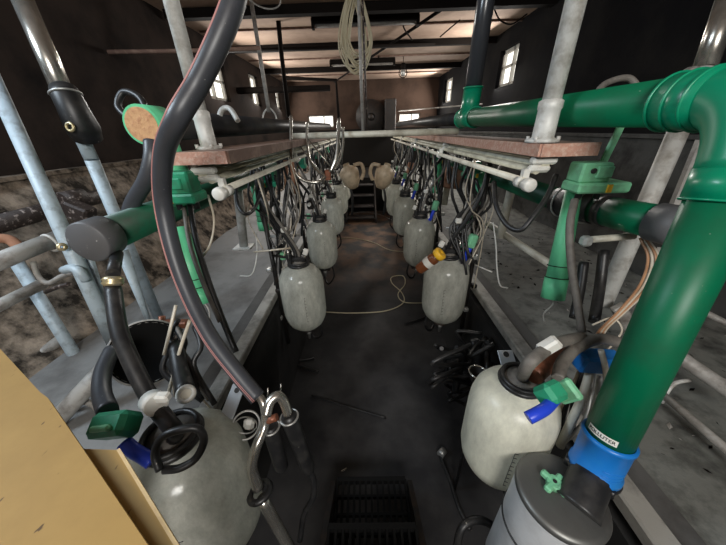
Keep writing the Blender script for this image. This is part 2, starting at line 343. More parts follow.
for (a, c, lo, hi) in WINE:
    w = bpy.data.objects.new('window_%d' % k, None); COL.objects.link(w); w.location = ((a+c)/2, YE+0.1, lo); w['kind'] = 'structure'; k += 1
    fb = MB()
    for (xx, zz, dx, dz) in (((a+c)/2, lo+0.01, c-a, 0.03), ((a+c)/2, hi-0.01, c-a, 0.03), (a+0.01, (lo+hi)/2, 0.03, hi-lo), (c-0.01, (lo+hi)/2, 0.03, hi-lo), (a+(c-a)*0.62, (lo+hi)/2, 0.03, hi-lo)):
        fb.box((xx, YE+0.07, zz), (dx, 0.05, dz))
    fb.build('window_frame', 'window_frame', w)
    MB().box(((a+c)/2, YE+0.1, (lo+hi)/2), (c-a, 0.008, hi-lo)).build('pane', 'daylight_pane', w)
struct(MB().box((WL+ (WR-WL)/2, YE-0.03, 1.33), (WR-WL, 0.05, 1.0)).build('wall_end_base', 'near_black_wall'))  # near-black band across the lower end wall
# ceiling beams run across the room
for i, (y, hgt, th) in enumerate(((3.9, 0.08, 0.10), (5.35, 0.08, 0.07), (7.1, 0.09, 0.08))):
    struct(MB().box((0, y, CZ-hgt/2-0.005), (WR-WL, th, hgt)).build('trim_%d' % (i+3), 'soot_beam'), 'dark sooty beam across the ceiling')
for i, y in enumerate((4.6, 6.3, 8.0)):
    struct(MB().box((0, y, CZ-0.012), (WR-WL, 0.03, 0.02)).build('trim_%d' % (i+6), 'board_top'))
struct(MB().cyl((-0.75, 8.7, CZ-0.06), (0.9, 3.9, CZ-0.06), 0.018, n=6).build('trim_9', 'soot_beam'))
# lower wall bands: rough rendered block below a ledge
def band(name, x, s, ztop, m, foot=0.06):
    b = MB(); n1, n2 = 60, 14; v = []; f = []
    for i in range(n1+1):
        for j in range(n2+1):
            y = -1.9 + (8.7+1.9)*i/n1; z = ZP + (ztop-ZP)*j/n2
            d = foot + (0.06-foot)*(j/n2)**0.8 + 0.05*noise.noise(Vector((y*2.3, z*4, s*3))) + 0.02*noise.noise(Vector((y*9, z*14, s*5)))
            if j == n2: d = 0.06
            v.append((x - s*d, y, z))
    for i in range(n1):
        for j in range(n2): a = i*(n2+1)+j; f.append((a, a+1, a+n2+2, a+n2+1))
    b.add(v, f, True); n0 = len(v)
    b.box((x - s*0.035, (8.7-1.9)/2, ztop+0.005), (0.09, 10.6, 0.025))
    return struct(b.build(name, m))
band('wall_left_base', WL, -1, 1.60, 'wall_left_low', 0.55); band('wall_right_base', WR, 1, 1.70, 'wall_right_low')

# ================================================================= PIT STEPS
def steps(name, y0, dy, n, x0, x1, label, zt):
    e = empty(name, ((x0+x1)/2, y0, 0), label, 'steps')
    for i in range(n):
        z = zt*(i+1)/(n+0.0); y = y0 + dy*(i+0.5)
        b = MB(); cx = (x0+x1)/2; w = x1-x0; d = abs(dy)*1.12
        b.box((cx, y-d/2, z-0.015), (w, 0.02, 0.035)); b.box((cx, y+d/2, z-0.015), (w, 0.02, 0.035))
        nx = 12; ny = 4
        for q in range(nx+1): b.box((x0 + w*q/nx, y, z-0.015), (0.010, d, 0.028))
        for q in range(1, ny): b.box((cx, y-d/2+d*q/ny, z-0.015), (w, 0.010, 0.026))
        b.build('tread', 'mat_rubber', e)
    for x in (x0-0.02, x1+0.02):
        y1 = y0+dy*n
        MB().poly([(x-0.012, y0, 0.0), (x-0.012, y0, zt/n+0.02), (x-0.012, y1, zt+0.03), (x-0.012, y1, zt-0.16), (x-0.012, y0+dy*0.9, 0.0)], 0.024, (1,0,0)).build('side_plate', 'dark_iron', e)
    return e
steps('pit_steps', 0.76, -0.26, 4, -0.18, 0.17, 'black perforated metal steps climbing out of the pit at the front', 0.76)
e = empty('end_steps', (-0.1, 6.4, 0), 'dark steps at the far end of the pit', 'steps')
for i in range(4): MB().box((-0.12, 5.95+0.22*i, 0.1+0.19*i), (0.6, 0.24, 0.03), bev=0.004).build('tread', 'dark_iron', e)
for x in (-0.44, 0.2): MB().poly([(x, 5.8, 0), (x, 5.8, 0.1), (x, 6.75, 0.78), (x, 6.75, 0)], 0.03, (1,0,0)).build('side_plate', 'dark_iron', e)

# ================================================================= MILK PIPES
# upper right line
e = empty('milk_pipe', E(0.70, 0.62, 0.05), 'large green milk pipe running over the right board and bending down to the can', 'pipe')
pA = P(468, 118, 1.85); PB = P(694, 101, 0.575);
dpb = (pA-PB).normalized(); elb_top = PB - dpb*0.03; elb_low = P(700, 190, 0.50); low_end = P(600, 456, 0.72)
MB().cyl(pA, PB, 0.050, n=32).build('long_pipe', 'green_pipe', e)
# elbow as a curved tube
corner = PB - dpb*0.125
dlow = (low_end - corner).normalized(); dback = (elb_top - corner).normalized()
ep = []
a0 = corner + (elb_top-corner)*0.9; c0 = corner + dlow*0.13
for t in [k/10 for k in range(11)]: ep.append(a0*(1-t)**2 + corner*2*t*(1-t) + c0*t*t)
MB().tube([elb_top + dpb*0.02] + ep, 0.054, n=32).build('elbow', 'green_bright', e)
MB().cyl(PB-dpb*0.05, PB+dpb*0.045, 0.056, n=32).build('collar', 'green_bright', e)
for yy in (-0.03, 0.01, 0.045): MB().torus(PB+dpb*yy, 0.057, 0.003, dpb).build('socket_bead', 'green_bright', e)
MB().cyl(corner + dlow*0.11, low_end, 0.050, n=40).build('down_pipe', 'green_pipe', e)
MB().cyl(corner + dlow*0.12, corner + dlow*0.175, 0.0555, n=36).build('collar', 'green_bright', e)
MB().torus(corner + dlow*0.175, 0.0555, 0.0025, dlow).build('socket_bead', 'green_bright', e)
# far run, blackened
MB().cyl(pA, E(0.70, 6.4, 0.08), 0.047, n=20).build('long_pipe', 'pipe_black', e)
# tee and vent
T = pA
MB().cyl(T+Vector((0,-0.13,0)), T+Vector((0,0.12,0)), 0.056, n=28).build('tee', 'green_bright', e)
MB().cyl(T, T+Vector((0.008,0,0.17)), 0.056, n=28).build('tee_branch', 'green_bright', e)
for q in (-0.13, 0.11): MB().torus(T+Vector((0,q,0)), 0.057, 0.006, (0,1,0)).build('socket_bead', 'green_bright', e)
MB().torus(T+Vector((0.008,0,0.17)), 0.057, 0.006).build('socket_bead', 'green_bright', e)
o = tag(MB().cyl(T+Vector((0.008,0,0.16)), T+Vector((0.03,0.02,CZ-EYE-0.1)), 0.050, n=28).build('vent_pipe', 'vent_pipe'), 'glossy black upright vent pipe rising from the green tee to the ceiling', 'pipe')
# sticker with lettering on the down pipe
def wrap_text(txt, size, org, ax_, rad, ang0, m, parent, name, width):
    """letters bent around a pipe: org = point on the axis, ax_ = axis, rad = radius, ang0 = start direction"""
    cu = bpy.data.curves.new(name, 'FONT'); cu.body = txt; cu.size = size; cu.extrude = 0.0004; cu.align_x = 'CENTER'; cu.align_y = 'CENTER'
    t = bpy.data.objects.new(name, cu); COL.objects.link(t); bpy.context.view_layer.update()
    dg = bpy.context.evaluated_depsgraph_get(); me = bpy.data.meshes.new_from_object(t.evaluated_get(dg)); bpy.data.objects.remove(t)
    u = (ang0 - ax_*ang0.dot(ax_)).normalized(); w = ax_.cross(u); o0 = world_loc(parent)
    for v in me.vertices:
        a = v.co.x/rad; r_ = rad + v.co.z
        v.co = org + ax_*v.co.y + (u*math.cos(a) + w*math.sin(a))*r_ - o0
    me.materials.clear(); me.materials.append(MATS[m]); o = bpy.data.objects.new(name, me); COL.objects.link(o); o.parent = parent; return o
ax_ = -dlow; sp = low_end + ax_*0.088; toc = (Vector((0,0,EYE)) - sp)
u0 = (toc - ax_*toc.dot(ax_)).normalized(); w0 = ax_.cross(u0)
rot = Matrix.Rotation(math.radians(-16), 3, ax_); u1 = rot @ u0; w1 = ax_.cross(u1)
v = []; f = []; nn = 12
for i in range(nn+1):
    a = (-0.5 + i/nn)*0.066/0.0505
    for h in (-0.0085, 0.0085): v.append(sp + ax_*h + (u1*math.cos(a)+w1*math.sin(a))*0.0506)
for i in range(nn): f.append((2*i, 2*i+1, 2*i+3, 2*i+2))
lb = MB().add(v, f, True).build('sticker', 'paper', e)
wrap_text('POLLUTER', 0.0125, sp, ax_, 0.0511, u1, 'ink', e, 'sticker_lettering', 0.06)

# upper left line
e = empty('milk_pipe', E(-0.69, 0.98, 0.0), 'dark overhead pipe above the left board with a cork filled green end', 'pipe')
a = P(142, 125, 0.87)
MB().cyl(a, a+Vector((0,0.10,0)), 0.058, n=32).build('green_socket', 'green_light', e)
MB().cyl(a+Vector((0,-0.003,0)), a+Vector((0,0.05,0)), 0.050, n=32).build('cork_plug', 'cork', e)
MB().cyl(a+Vector((0,0.08,0)), a+Vector((0,5.2,0.05)), 0.05, n=24).build('long_pipe', 'pipe_black', e)
MB().cyl(a+Vector((0.01,0.05,-0.04)), a+Vector((0.03,0.05,-0.26)), 0.05, 0.045, n=20).build('green_drop', 'green_light', e)
a2 = a
# small bent hoses behind the left pipe
tag(MB().tube([P(150,118,1.05), P(140,98,1.05), P(124,92,1.05), P(118,106,1.05), P(128,118,1.05)], 0.012, sub=6).build('looped_hose', 'rubber'), 'short black hose arched behind the cork filled pipe end', 'hose')
tag(MB().tube([P(218,122,1.3), P(222,110,1.3), P(230,109,1.3), P(238,121,1.3)], 0.012, sub=6).build('bent_rod', 'galv'), 'small grey arched pipe bend above the dark left pipe', 'pipe')
tag(MB().tube([P(592,100,0.95), P(605,84,0.95), P(628,78,0.95), P(640,90,0.95)], 0.010, sub=6).build('looped_hose', 'rubber_worn'), 'short grey hose arched behind the big green right pipe', 'hose')

# lower vacuum lines
VL = P(87, 243, 0.76)
e = empty('vacuum_pipe', VL, 'dark green left vacuum pipe under the board with a flat black end cap', 'pipe')
MB().cyl(VL+Vector((0,0.05,0)), VL+Vector((0.02,1.7,0.0)), 0.050, n=28).build('long_pipe', 'green_dark', e)
MB().cyl(VL+Vector((0.02,1.7,0)), VL+Vector((0.04,5.0,0.0)), 0.05, n=20).build('long_pipe', 'pipe_black', e)
MB().lathe([(0,0),(0.054,0),(0.058,0.004),(0.058,0.065),(0.05,0.07)], VL, (0.0,1,0), n=36).build('end_cap', 'cap_black', e)
nb = VL+Vector((0.03,0.04,-0.05))
MB().cyl(nb, P(113,274,0.72), 0.015, n=16).build('spigot', 'rubber', e)
b = MB(); q = P(113,281,0.72); b.lathe([(0.012,-0.013),(0.019,-0.012),(0.024,-0.005),(0.020,0.0),(0.024,0.004),(0.018,0.011),(0.012,0.013)], q, P(113,272,0.72)-q, n=20); b.build('brass_union', 'brass', e)
VR = P(683, 228, 0.80)
e = empty('vacuum_pipe', VR, 'green right vacuum pipe under the board with black coupling and end cap', 'pipe')
vr0 = VR; vr1 = P(592, 208, 1.06); 
MB().cyl(vr0, vr1, 0.052, n=28).build('long_pipe', 'green_pipe', e)
dv = (vr1-vr0).normalized()
MB().cyl(vr0-dv*0.03, vr0+dv*0.07, 0.059, n=28).build('end_cap', 'cap_black', e)
MB().cyl(vr0+dv*0.22, vr0+dv*0.25, 0.0555, n=28).build('strap', 'rubber', e)
MB().cyl(vr1-dv*0.02, vr1+dv*0.16, 0.058, n=28).build('rubber_coupling', 'rubber', e)
MB().torus(vr1+dv*0.02, 0.062, 0.004, dv).build('hose_clip', 'steel_dull', e)
MB().torus(vr1+dv*0.13, 0.061, 0.004, dv).build('hose_clip', 'steel_dull', e)
MB().cyl(vr1+dv*0.14, vr1+Vector((0.02,4.8,0.0)), 0.048, n=20).build('long_pipe', 'green_dark', e)

# ================================================================= OVERHEAD RACKS (board, gutters, rails)
def rack(s, label):
    X0, X1 = (0.545, 0.72) if s > 0 else (-0.612, -0.43); zb = -0.072 if s > 0 else -0.064
    if s > 0: xi, xo = X0, X1
    else: xi, xo = X1, X0                        # inner edge towards the pit
    e = empty('overhead_rack', E((X0+X1)/2, 0.95, -0.12), label, 'rack')
    y0, y1 = 0.93, 5.9; xp = xi if s > 0 else -0.497
    MB().box(E((X0+X1)/2, (y0+y1)/2, zb), (X1-X0, y1-y0, 0.036), bev=0.002).build('board', 'board_top', e)
    MB().box(E((X0+X1)/2, y0-0.003, zb), (X1-X0, 0.008, 0.037)).build('board_end', 'chip_edge', e)
    MB().box(E(xi - s*0.003, (y0+y1)/2, zb), (0.007, y1-y0, 0.037)).build('board_edge', 'chip_edge' if s > 0 else 'board_top', e)
    for i, (dx, dz, r) in enumerate(((0.065, -0.105, 0.013), (0.045, -0.120, 0.013), (0.02, -0.135, 0.012))):
        MB().cyl(E(xp+s*dx, y0+0.03, dz), E(xp+s*dx, y1, dz), r, n=12).build('gutter_pipe', 'cream_gutter', e)
    MB().cyl(E(xp-s*0.02, y0-0.02, -0.165), E(xp-s*0.02, y1, -0.172), 0.0115, n=14).build('wash_pipe', 'cream_pipe', e)
    MB().lathe([(0,-0.008),(0.018,-0.008),(0.021,-0.004),(0.022,0.012),(0.019,0.026),(0.0125,0.03)], E(xp-s*0.02, y0-0.02, -0.172), (0,1,0), n=24).build('end_cap', 'white_plastic', e)
    for yy in (y0+0.04, 2.1, 3.3, 4.5):
        b = MB(); b.box(E(xp+s*0.04, yy, -0.105), (0.08, 0.032, 0.022), bev=0.006); b.box(E(xp+s*0.03, yy, -0.13), (0.07, 0.028, 0.024), bev=0.008)
        b.cyl(E(xp-s*0.02, yy-0.016, -0.172), E(xp-s*0.02, yy+0.016, -0.172), 0.018, n=16); b.box(E(xp-s*0.01, yy, -0.145), (0.02, 0.02, 0.03))
        b.build('pipe_clamp', 'white_plastic', e)
    return e
rack(-1, 'left overhead board with cream pipes slung beneath its edge')
rack(1, 'right overhead board with cream pipes slung beneath its edge')

# cross pipe resting on both boards
ca, cb = P(293, 142, 2.12), P(458, 133, 2.02); ca.z = cb.z = EYE-0.028
tag(MB().cyl(ca, cb, 0.022, n=16).build('cross_pipe', 'cream_pipe'), 'whitish pipe laid across the pit from board to board', 'pipe')

# posts standing on boards
def board_post(px0, py0, px1, py1, d, label, s, r=0.028):
    foot = P(px1, py1, d); foot.z = EYE+(-0.052 if s > 0 else -0.046)
    r_ = ray(px0, py0); top = P(px0, py0, d*1.0)
    # upright: continue from the foot so that it passes the upper point's column
    e = empty('board_post', foot, label, 'post')
    top = Vector((foot.x + (px0-px1)*0, foot.y, CZ)); 
    k = (top.z-foot.z)
    MB().cyl(foot+Vector((0,0,0.012)), top, r, n=20).build('pole', 'galv', e)
    MB().lathe([(0,0),(r*1.9,0),(r*1.9,0.008),(r*1.22,0.014),(r*1.18,0.09),(r*1.28,0.095),(r*1.28,0.115),(r,0.12)], foot, n=24).build('foot_socket', 'galv', e)
    for a in (0.6, 2.2, 3.8, 5.4): MB().cyl(foot+Vector((math.cos(a)*r*1.75, math.sin(a)*r*1.75, 0.004)), foot+Vector((math.cos(a)*r*1.75, math.sin(a)*r*1.75, 0.018)), 0.006, n=6).build('bolt', 'galv', e)
    return e
board_post(580, 0, 542, 140, 0.90, 'grey galvanised post standing on the right board beside the green pipe', 1, 0.0265)
board_post(165, 0, 210, 150, 0.98, 'grey galvanised post standing on the near end of the left board', -1, 0.022)

# ================================================================= LEFT STALL FRAME
e = empty('tube_stall', P(118, 345, 1.25), 'pale blue grey tube stall frame on the left standing', 'stall frame')
def pipe(name, pts, r, m, parent, sub=0, n=18): return MB().tube(pts, r, n=n, sub=sub).build(name, m, parent)
bx, by = -1.19, 1.30
def vpost(name, px, py0, py1, bot, r, m): pass
postB = atZ(161, 323, -1.0)
pipe('post', [postB, P(92, 160, 1.20)], 0.026, 'galv_blue', e)
pipe('post', [P(92, 160, 1.20), P(62, 95, 1.12)], 0.026, 'galv_blue', e)
pipe('chrome_tube', [P(70, 108, 1.10), P(14, -20, 1.02)], 0.034, 'steel', e)
b = MB(); b.tube([P(64, 90, 1.09), P(66, 94, 1.09), P(73, 108, 1.11), P(83, 128, 1.14), P(87, 138, 1.17)], [0.044,0.048,0.050,0.058,0.052], n=24); b.build('rubber_sleeve', 'rubber', e)
sl = P(66, 93, 1.09); b = MB().torus(P(66, 94, 1.09), 0.048, 0.004, (P(84,136,1.14)-P(61,86,1.09))); b.build('hose_clip', 'steel_dull', e)
MB().torus(P(70,127,1.08), 0.014, 0.005, (0,-1,0.2)).build('clip_ring', 'brass', e)
pipe('post', [P(-12, 68, 0.98), P(62, 230, 0.96), P(118, 350, 1.02)], 0.023, 'galv_blue', e)
pipe('post', [P(14, 258, 1.35), P(98, 392, 1.5)], 0.026, 'galv_blue', e)
pipe('brace', [P(122, 250, 1.12), P(152, 330, 1.25)], [0.022, 0.008], 'galv_blue', e)
pipe('rail', [P(-20, 269, 0.98), P(58, 238, 1.20)], 0.032, 'rail_grey', e)
MB().torus(P(50, 243, 1.16), 0.035, 0.006, P(58,238,1.2)-P(-20,269,.98)).build('clamp_band', 'galv', e)
MB().lathe([(0.004,0.0),(0.013,0.002),(0.014,0.012),(0.006,0.014)], P(62, 247, 0.93), P(62,247,0.9)-P(62,247,0.95), n=16).build('eye_bolt', 'brass', e)
pipe('rail', [P(-14, 312, 1.15), P(42, 284, 1.38)], 0.026, 'rail_grey', e)
pipe('rail', [P(20, 370, 1.35), P(64, 337, 1.48)], 0.027, 'rail_grey', e)
pipe('rail', [P(52, 425, 1.05), P(116, 356, 1.14)], 0.033, 'rail_grey', e)
pipe('rail', [P(60, 418, 1.12), P(72, 402, 1.12), P(92, 404, 1.12), P(104, 418, 1.12)], 0.012, 'rail_grey', e, sub=5)
pipe('bracket', [P(33, 262, 1.1), P(38, 276, 1.1), P(48, 283, 1.1), P(62, 276, 1.08), P(78, 271, 1.0)], 0.009, 'rail_grey', e, sub=5)
pipe('bracket', [P(46, 292, 1.1), P(58, 287, 1.08), P(69, 284, 1.05)], 0.008, 'rust_pipe', e)
pipe('hook', [P(64, 270, 0.98), P(72, 268, 0.96), P(80, 272, 0.95), P(86, 280, 0.97)], 0.014, 'galv_blue', e, sub=4)
MB().poly([P(70,240,1.0), P(92,262,1.0), P(118,345,1.06), P(100,320,1.06)], 0.012, (0,1,0)).build('gusset', 'galv_blue', e)
# dark rusty pipe along the wall
e = empty('rusty_pipe', P(60, 210, 1.35), 'dark rusty pipe with flaking paint running along the left wall', 'pipe')
pipe('pipe_run', [P(-30, 232, 1.22), P(108, 194, 1.9)], 0.042, 'rust_pipe', e)
pipe('joint', [P(62, 203, 1.5), P(84, 198, 1.6)], 0.055, 'rust_pipe', e)
MB().box(P(80, 212, 1.5), (0.12,0.08,0.09), Matrix.Rotation(0.5, 3, 'Y'), bev=0.01).build('pipe_shoe', 'rust_pipe', e)
e = tag(MB().tube([P(-5, 238, 1.25), P(10, 240, 1.28), P(22, 250, 1.3)], 0.022, sub=5).build('pipe_elbow', 'terracotta'), 'reddish brown pipe bend at the left edge behind the grey rail', 'pipe')
# ================================================================= RIGHT STALL FRAME
e = empty('tube_stall', atZ(600, 305, -0.9), 'galvanised tube stall frame on the right standing', 'stall frame')
pipe('post', [P(735, -20, 0.98), P(704, 70, 1.02)], 0.034, 'steel', e)
pipe('post', [P(704, 70, 1.02), P(680, 125, 1.06)], 0.031, 'galv', e)
MB().box(P(704, 76, 1.02), (0.15,0.05,0.035), Matrix.Rotation(0.2,3,'Y'), bev=0.01).build('sleeve', 'rail_grey', e)
pipe('post', [P(684, 118, 1.06), P(602, 306, 1.22)], 0.033, 'galv', e)
pipe('post', [P(665, 248, 1.1), P(618, 368, 1.22)], 0.022, 'galv', e)
pipe('rail', [P(640, 330, 1.1), P(684, 360, 1.05), P(760, 412, 0.92)], 0.025, 'rail_grey', e)
pipe('rail', [P(655, 388, 1.08), P(760, 478, 0.80)], 0.014, 'rail_grey', e)
pipe('rail', [P(690, 305, 1.3), P(760, 340, 1.2)], 0.014, 'rail_grey', e)
pipe('curved_stay', [P(655, 418, 1.1), P(664, 398, 1.1), P(674, 384, 1.1), P(690, 380, 1.09)], 0.007, 'galv', e, sub=6)
pipe('clamp_bar', [P(586, 240, 0.98), P(634, 236, 0.98)], 0.012, 'cream_pipe', e)
MB().box(P(586, 241, 0.98), (0.035,0.035,0.035), bev=0.008).build('clamp_block', 'galv', e)
MB().box(P(624, 318, 1.15), (0.05,0.03,0.16), Matrix.Rotation(-0.7,3,'Y'), bev=0.006).build('hinge_plate', 'rail_grey', e)
MB().poly([P(700,140,1.3), P(722,150,1.25), P(700,215,1.3), P(672,208,1.35)], 0.03, (0.3,1,0)).build('side_panel', 'rail_grey', e)
# right platform: far standing rails
e = empty('standing_rail', E(1.0, 1.9, -1.0), 'whitish angled rail frame standing beyond the right row of jars', 'rail')
pipe('upright', [P(512, 186, 1.75), P(500, 238, 1.85)], 0.026, 'cream_pipe', e)
pipe('diagonal', [P(488, 224, 1.95), P(556, 268, 1.55)], 0.022, 'cream_pipe', e)
pipe('upright', [P(450, 172, 2.6), P(444, 205, 2.7)], 0.03, 'cream_pipe', e)
e = empty('standing_rail', E(-0.9, 1.9, -1.0), 'grey upright foot bolted on the left standing below the board', 'rail')
pipe('upright', [P(237, 182, 1.65), P(244, 246, 1.9)], 0.028, 'galv', e)
MB().box(P(244, 247, 1.9), (0.12,0.1,0.015), bev=0.003).build('foot_plate', 'galv', e)
# far thin stall posts along both standings
for (s, lab) in ((-1, 'left'), (1, 'right')):
    for i, y in enumerate((2.9, 4.0, 5.1)):
        e = empty('stall_post', (s*1.0+0.05, y, ZP), '%s grey stall post on the %s standing, behind the jars' % (('nearest','middle','farthest')[i], lab), 'post', 'stall posts on the %s standing' % lab)
        pipe('upright', [(s*1.0+0.05, y, ZP), (s*1.0+0.05, y, EYE-0.1)], 0.025, 'rail_grey', e)
        pipe('stay', [(s*1.0+0.05, y, ZP+0.05), (s*1.45+0.05, y+0.25, EYE-0.3)], 0.018, 'rail_grey', e)

# ================================================================= MILK JARS
JS = 1.14
JAR = [(0.0001,-0.222),(0.018,-0.222),(0.024,-0.214),(0.05,-0.208),(0.088,-0.192),(0.120,-0.165),(0.139,-0.128),(0.147,-0.09),(0.148,0.0),(0.148,0.08),(0.146,0.115),(0.137,0.148),(0.117,0.175),(0.09,0.191),(0.066,0.198),(0.055,0.205),(0.055,0.222)]
def jar_parts(e, c, s, glass='jar_glass', elbow=True, hoses=True, sc=1.0, seed=0):
    rnd = random.Random(seed); c = Vector(c)
    MB().lathe([(r*sc*0.95, z*sc*JS) for r, z in JAR], c, n=48).build('glass_body', glass, e)
    t = c + Vector((0,0,0.215*sc*JS))
    b = MB(); b.torus(t, 0.060*sc, 0.009*sc); b.torus(t+Vector((0,0,0.014)), 0.058*sc, 0.007*sc); b.build('neck_ring', 'rubber', e)
    MB().lathe([(0,0.024),(0.03,0.024),(0.034,0.012),(0.055,0.008),(0.056,-0.004),(0,-0.004)], t, n=24).build('lid', 'rubber_worn', e)
    MB().lathe([(0.0,-0.10),(0.010,-0.10),(0.011,-0.06),(0.016,-0.058),(0.016,-0.04),(0.011,-0.038),(0.012,0.0)], c+Vector((0,0,-0.215*sc*JS)), n=16).build('outlet', 'steel_dull', e)
    # graduation marks, thin strip of ticks on the shell
    b = MB()
    for k in range(9):
        z = -0.1+0.022*k; a = (-1.9 if s > 0 else -1.3)
        p0 = Vector((math.cos(a), math.sin(a), 0))*0.1412*sc; p1 = Vector((math.cos(a+0.07), math.sin(a+0.07), 0))*0.1412*sc
        b.tube([c+p0+Vector((0,0,z)), c+p1+Vector((0,0,z))], 0.0009, n=5)
    a = (-1.9 if s > 0 else -1.3); p0 = Vector((math.cos(a), math.sin(a), 0))*0.1412*sc
    b.tube([c+p0+Vector((0,0,-0.1)), c+p0+Vector((0,0,0.076))], 0.0007, n=5)
    b.build('graduation', 'ink', e)
    if elbow:
        q = c + Vector((s*0.075*sc, -0.02, 0.185*sc*JS))
        eb = MB().tube([q, q+Vector((s*0.012,-0.012,0.02)), q+Vector((s*0.018,-0.015,0.05)), q+Vector((s*0.035,-0.01,0.095))], [0.015,0.0145,0.0145,0.016], sub=5, n=14).build('inlet_elbow', 'blue_elbow', e)
        MB().box(q+Vector((s*0.045,-0.005,0.135)), (0.05,0.045,0.085), Matrix.Rotation(0.2*s,3,'Y'), bev=0.01).build('meter_box', 'green_pale', e)
    if hoses:
        # clamp saddle over the neck, bolts and side straps
        b = MB(); b.box(t+Vector((0,0,0.035)), (0.10,0.055,0.03), bev=0.008); b.box(t+Vector((-0.045,-0.02,0.045)), (0.03,0.03,0.07), bev=0.006); b.box(t+Vector((0.05,0.01,0.05)), (0.028,0.03,0.08), bev=0.006)
        b.build('neck_clamp', 'rubber', e)
        for dx in (-0.045, 0.05): MB().cyl(t+Vector((dx,-0.03,0.05)), t+Vector((dx,-0.03,0.11)), 0.006, n=8).build('clamp_bolt', 'steel', e)
        MB().box(t+Vector((-s*0.06,-0.03,0.09)), (0.03,0.022,0.04), Matrix.Rotation(0.4,3,'Y'), bev=0.005).build('hose_clip', 'white_plastic', e)
        for k in range(2):
            a = t + Vector((-0.012+0.024*k, 0, 0.02)); j = rnd.uniform
            h = MB().tube([a, a+Vector((s*0.01, j(-.02,.02), 0.08)), a+Vector((s*(0.04+j(0,.04)), j(-.05,.05), 0.22)), a+Vector((s*(0.10+j(0,.05)), j(-.05,.08), 0.36)), a+Vector((s*0.17, j(-.02,.1), 0.50))], 0.0125 if k == 0 else 0.009, sub=5, n=10).build('milk_hose', 'rubber' if k == 0 else 'rubber_worn', e)
            if k == 0: MB().box(a+Vector((s*0.045, 0, 0.20)), (0.035,0.03,0.03), bev=0.006).build('hose_clamp', 'white_plastic', h)
def cluster(e, c, s, seed=0, sc=1.0):
    """claw bowl with four teat cups and tubes hanging behind its jar"""
    rnd = random.Random(seed); c = Vector(c)
    MB().lathe([(0,-0.04),(0.03,-0.036),(0.042,-0.015),(0.044,0.005),(0.034,0.02),(0.018,0.03),(0.012,0.05),(0,0.05)], c, n=20).build('claw_bowl', 'steel_dull', e)
    for k in range(4):
        a = k*math.pi/2 + 0.6 + rnd.uniform(-.3,.3); d = Vector((math.cos(a)*0.075, math.sin(a)*0.09, 0))
        top = c + d + Vector((0, 0, -0.05+rnd.uniform(-.02,.03))); bot = top + Vector((d.x*0.5+rnd.uniform(-.02,.02), d.y*0.5, -0.17))
        cup = MB().tube([top, top+(bot-top)*0.1, top+(bot-top)*0.9, bot], [0.013,0.021,0.018,0.015], n=14).build('teat_cup', 'rubber', e)
        MB().tube([top+(bot-top)*0.15, top+(bot-top)*0.55], 0.0215, n=14).build('steel_shell', 'steel_dull', cup)
        MB().tube([c+d*0.4+Vector((0,0,0.015)), c+d*0.75+Vector((0,0,0.035)), top+Vector((0,0,0.02)), top], 0.007, sub=4, n=8).build('liner_tube', 'rubber', cup)
    for k in range(3):
        j = rnd.uniform
        MB().tube([c+Vector((0,0,0.04)), c+Vector((j(-.05,.05), j(-.08,.08), 0.12)), c+Vector((s*j(0,.10), j(-.12,.12), 0.25)), c+Vector((s*j(0.0,.12), j(-.1,.1), 0.42)), c+Vector((s*0.10, j(-.1,.1), 0.60))], (0.010,0.0075,0.006)[k], sub=5, n=8).build('pulse_tube', ('rubber','rubber','clear_tube')[k], e)
    j = rnd.uniform
    MB().tube([c+Vector((0,0,-0.03)), c+Vector((-s*0.02,-0.03,-0.18)), c+Vector((-s*0.06, j(-.1,.1), -0.33)), c+Vector((-s*0.12, j(-.1,.0), -0.42)), c+Vector((-s*0.20, -0.12, -0.30)), c+Vector((-s*0.17,-0.10,-0.12))], 0.009, sub=6, n=8).build('long_milk_tube', 'rubber', e)

ORD = ['nearest', 'second', 'third', 'fourth', 'fifth', 'farthest']
RY = [0, 1.56, 2.43, 3.32, 4.18, 5.0]; LY = [0, 1.54, 2.47, 3.45, 4.4, 5.35]
JR = [atZ(505, 428, -0.95)] + [E(0.505-0.02*(y-1.56), y, -0.95) for y in RY[1:]]
JL = [atZ(203, 490, -0.90)] + [E(-0.425, y, -0.97) for y in LY[1:]]
jr_lab = ['large whitish milk jar nearest on the right, beside the metal can',
          'glass milk jar second on the right, brown bottle beside its top',
          'glass milk jar third from the front in the right row',
          'glass milk jar fourth from the front in the right row',
          'glass milk jar fifth from the front in the right row',
          'small far glass milk jar at the end of the right row']
jl_lab = ['large grey glass milk jar nearest on the left, beside the plywood',
          'glass milk jar second on the left, above the tangle of rubber tubes',
          'glass milk jar third from the front in the left row',
          'glass milk jar fourth from the front in the left row',
          'glass milk jar fifth from the front in the left row',
          'small far glass milk jar at the end of the left row']
rnd0 = random.Random(11)
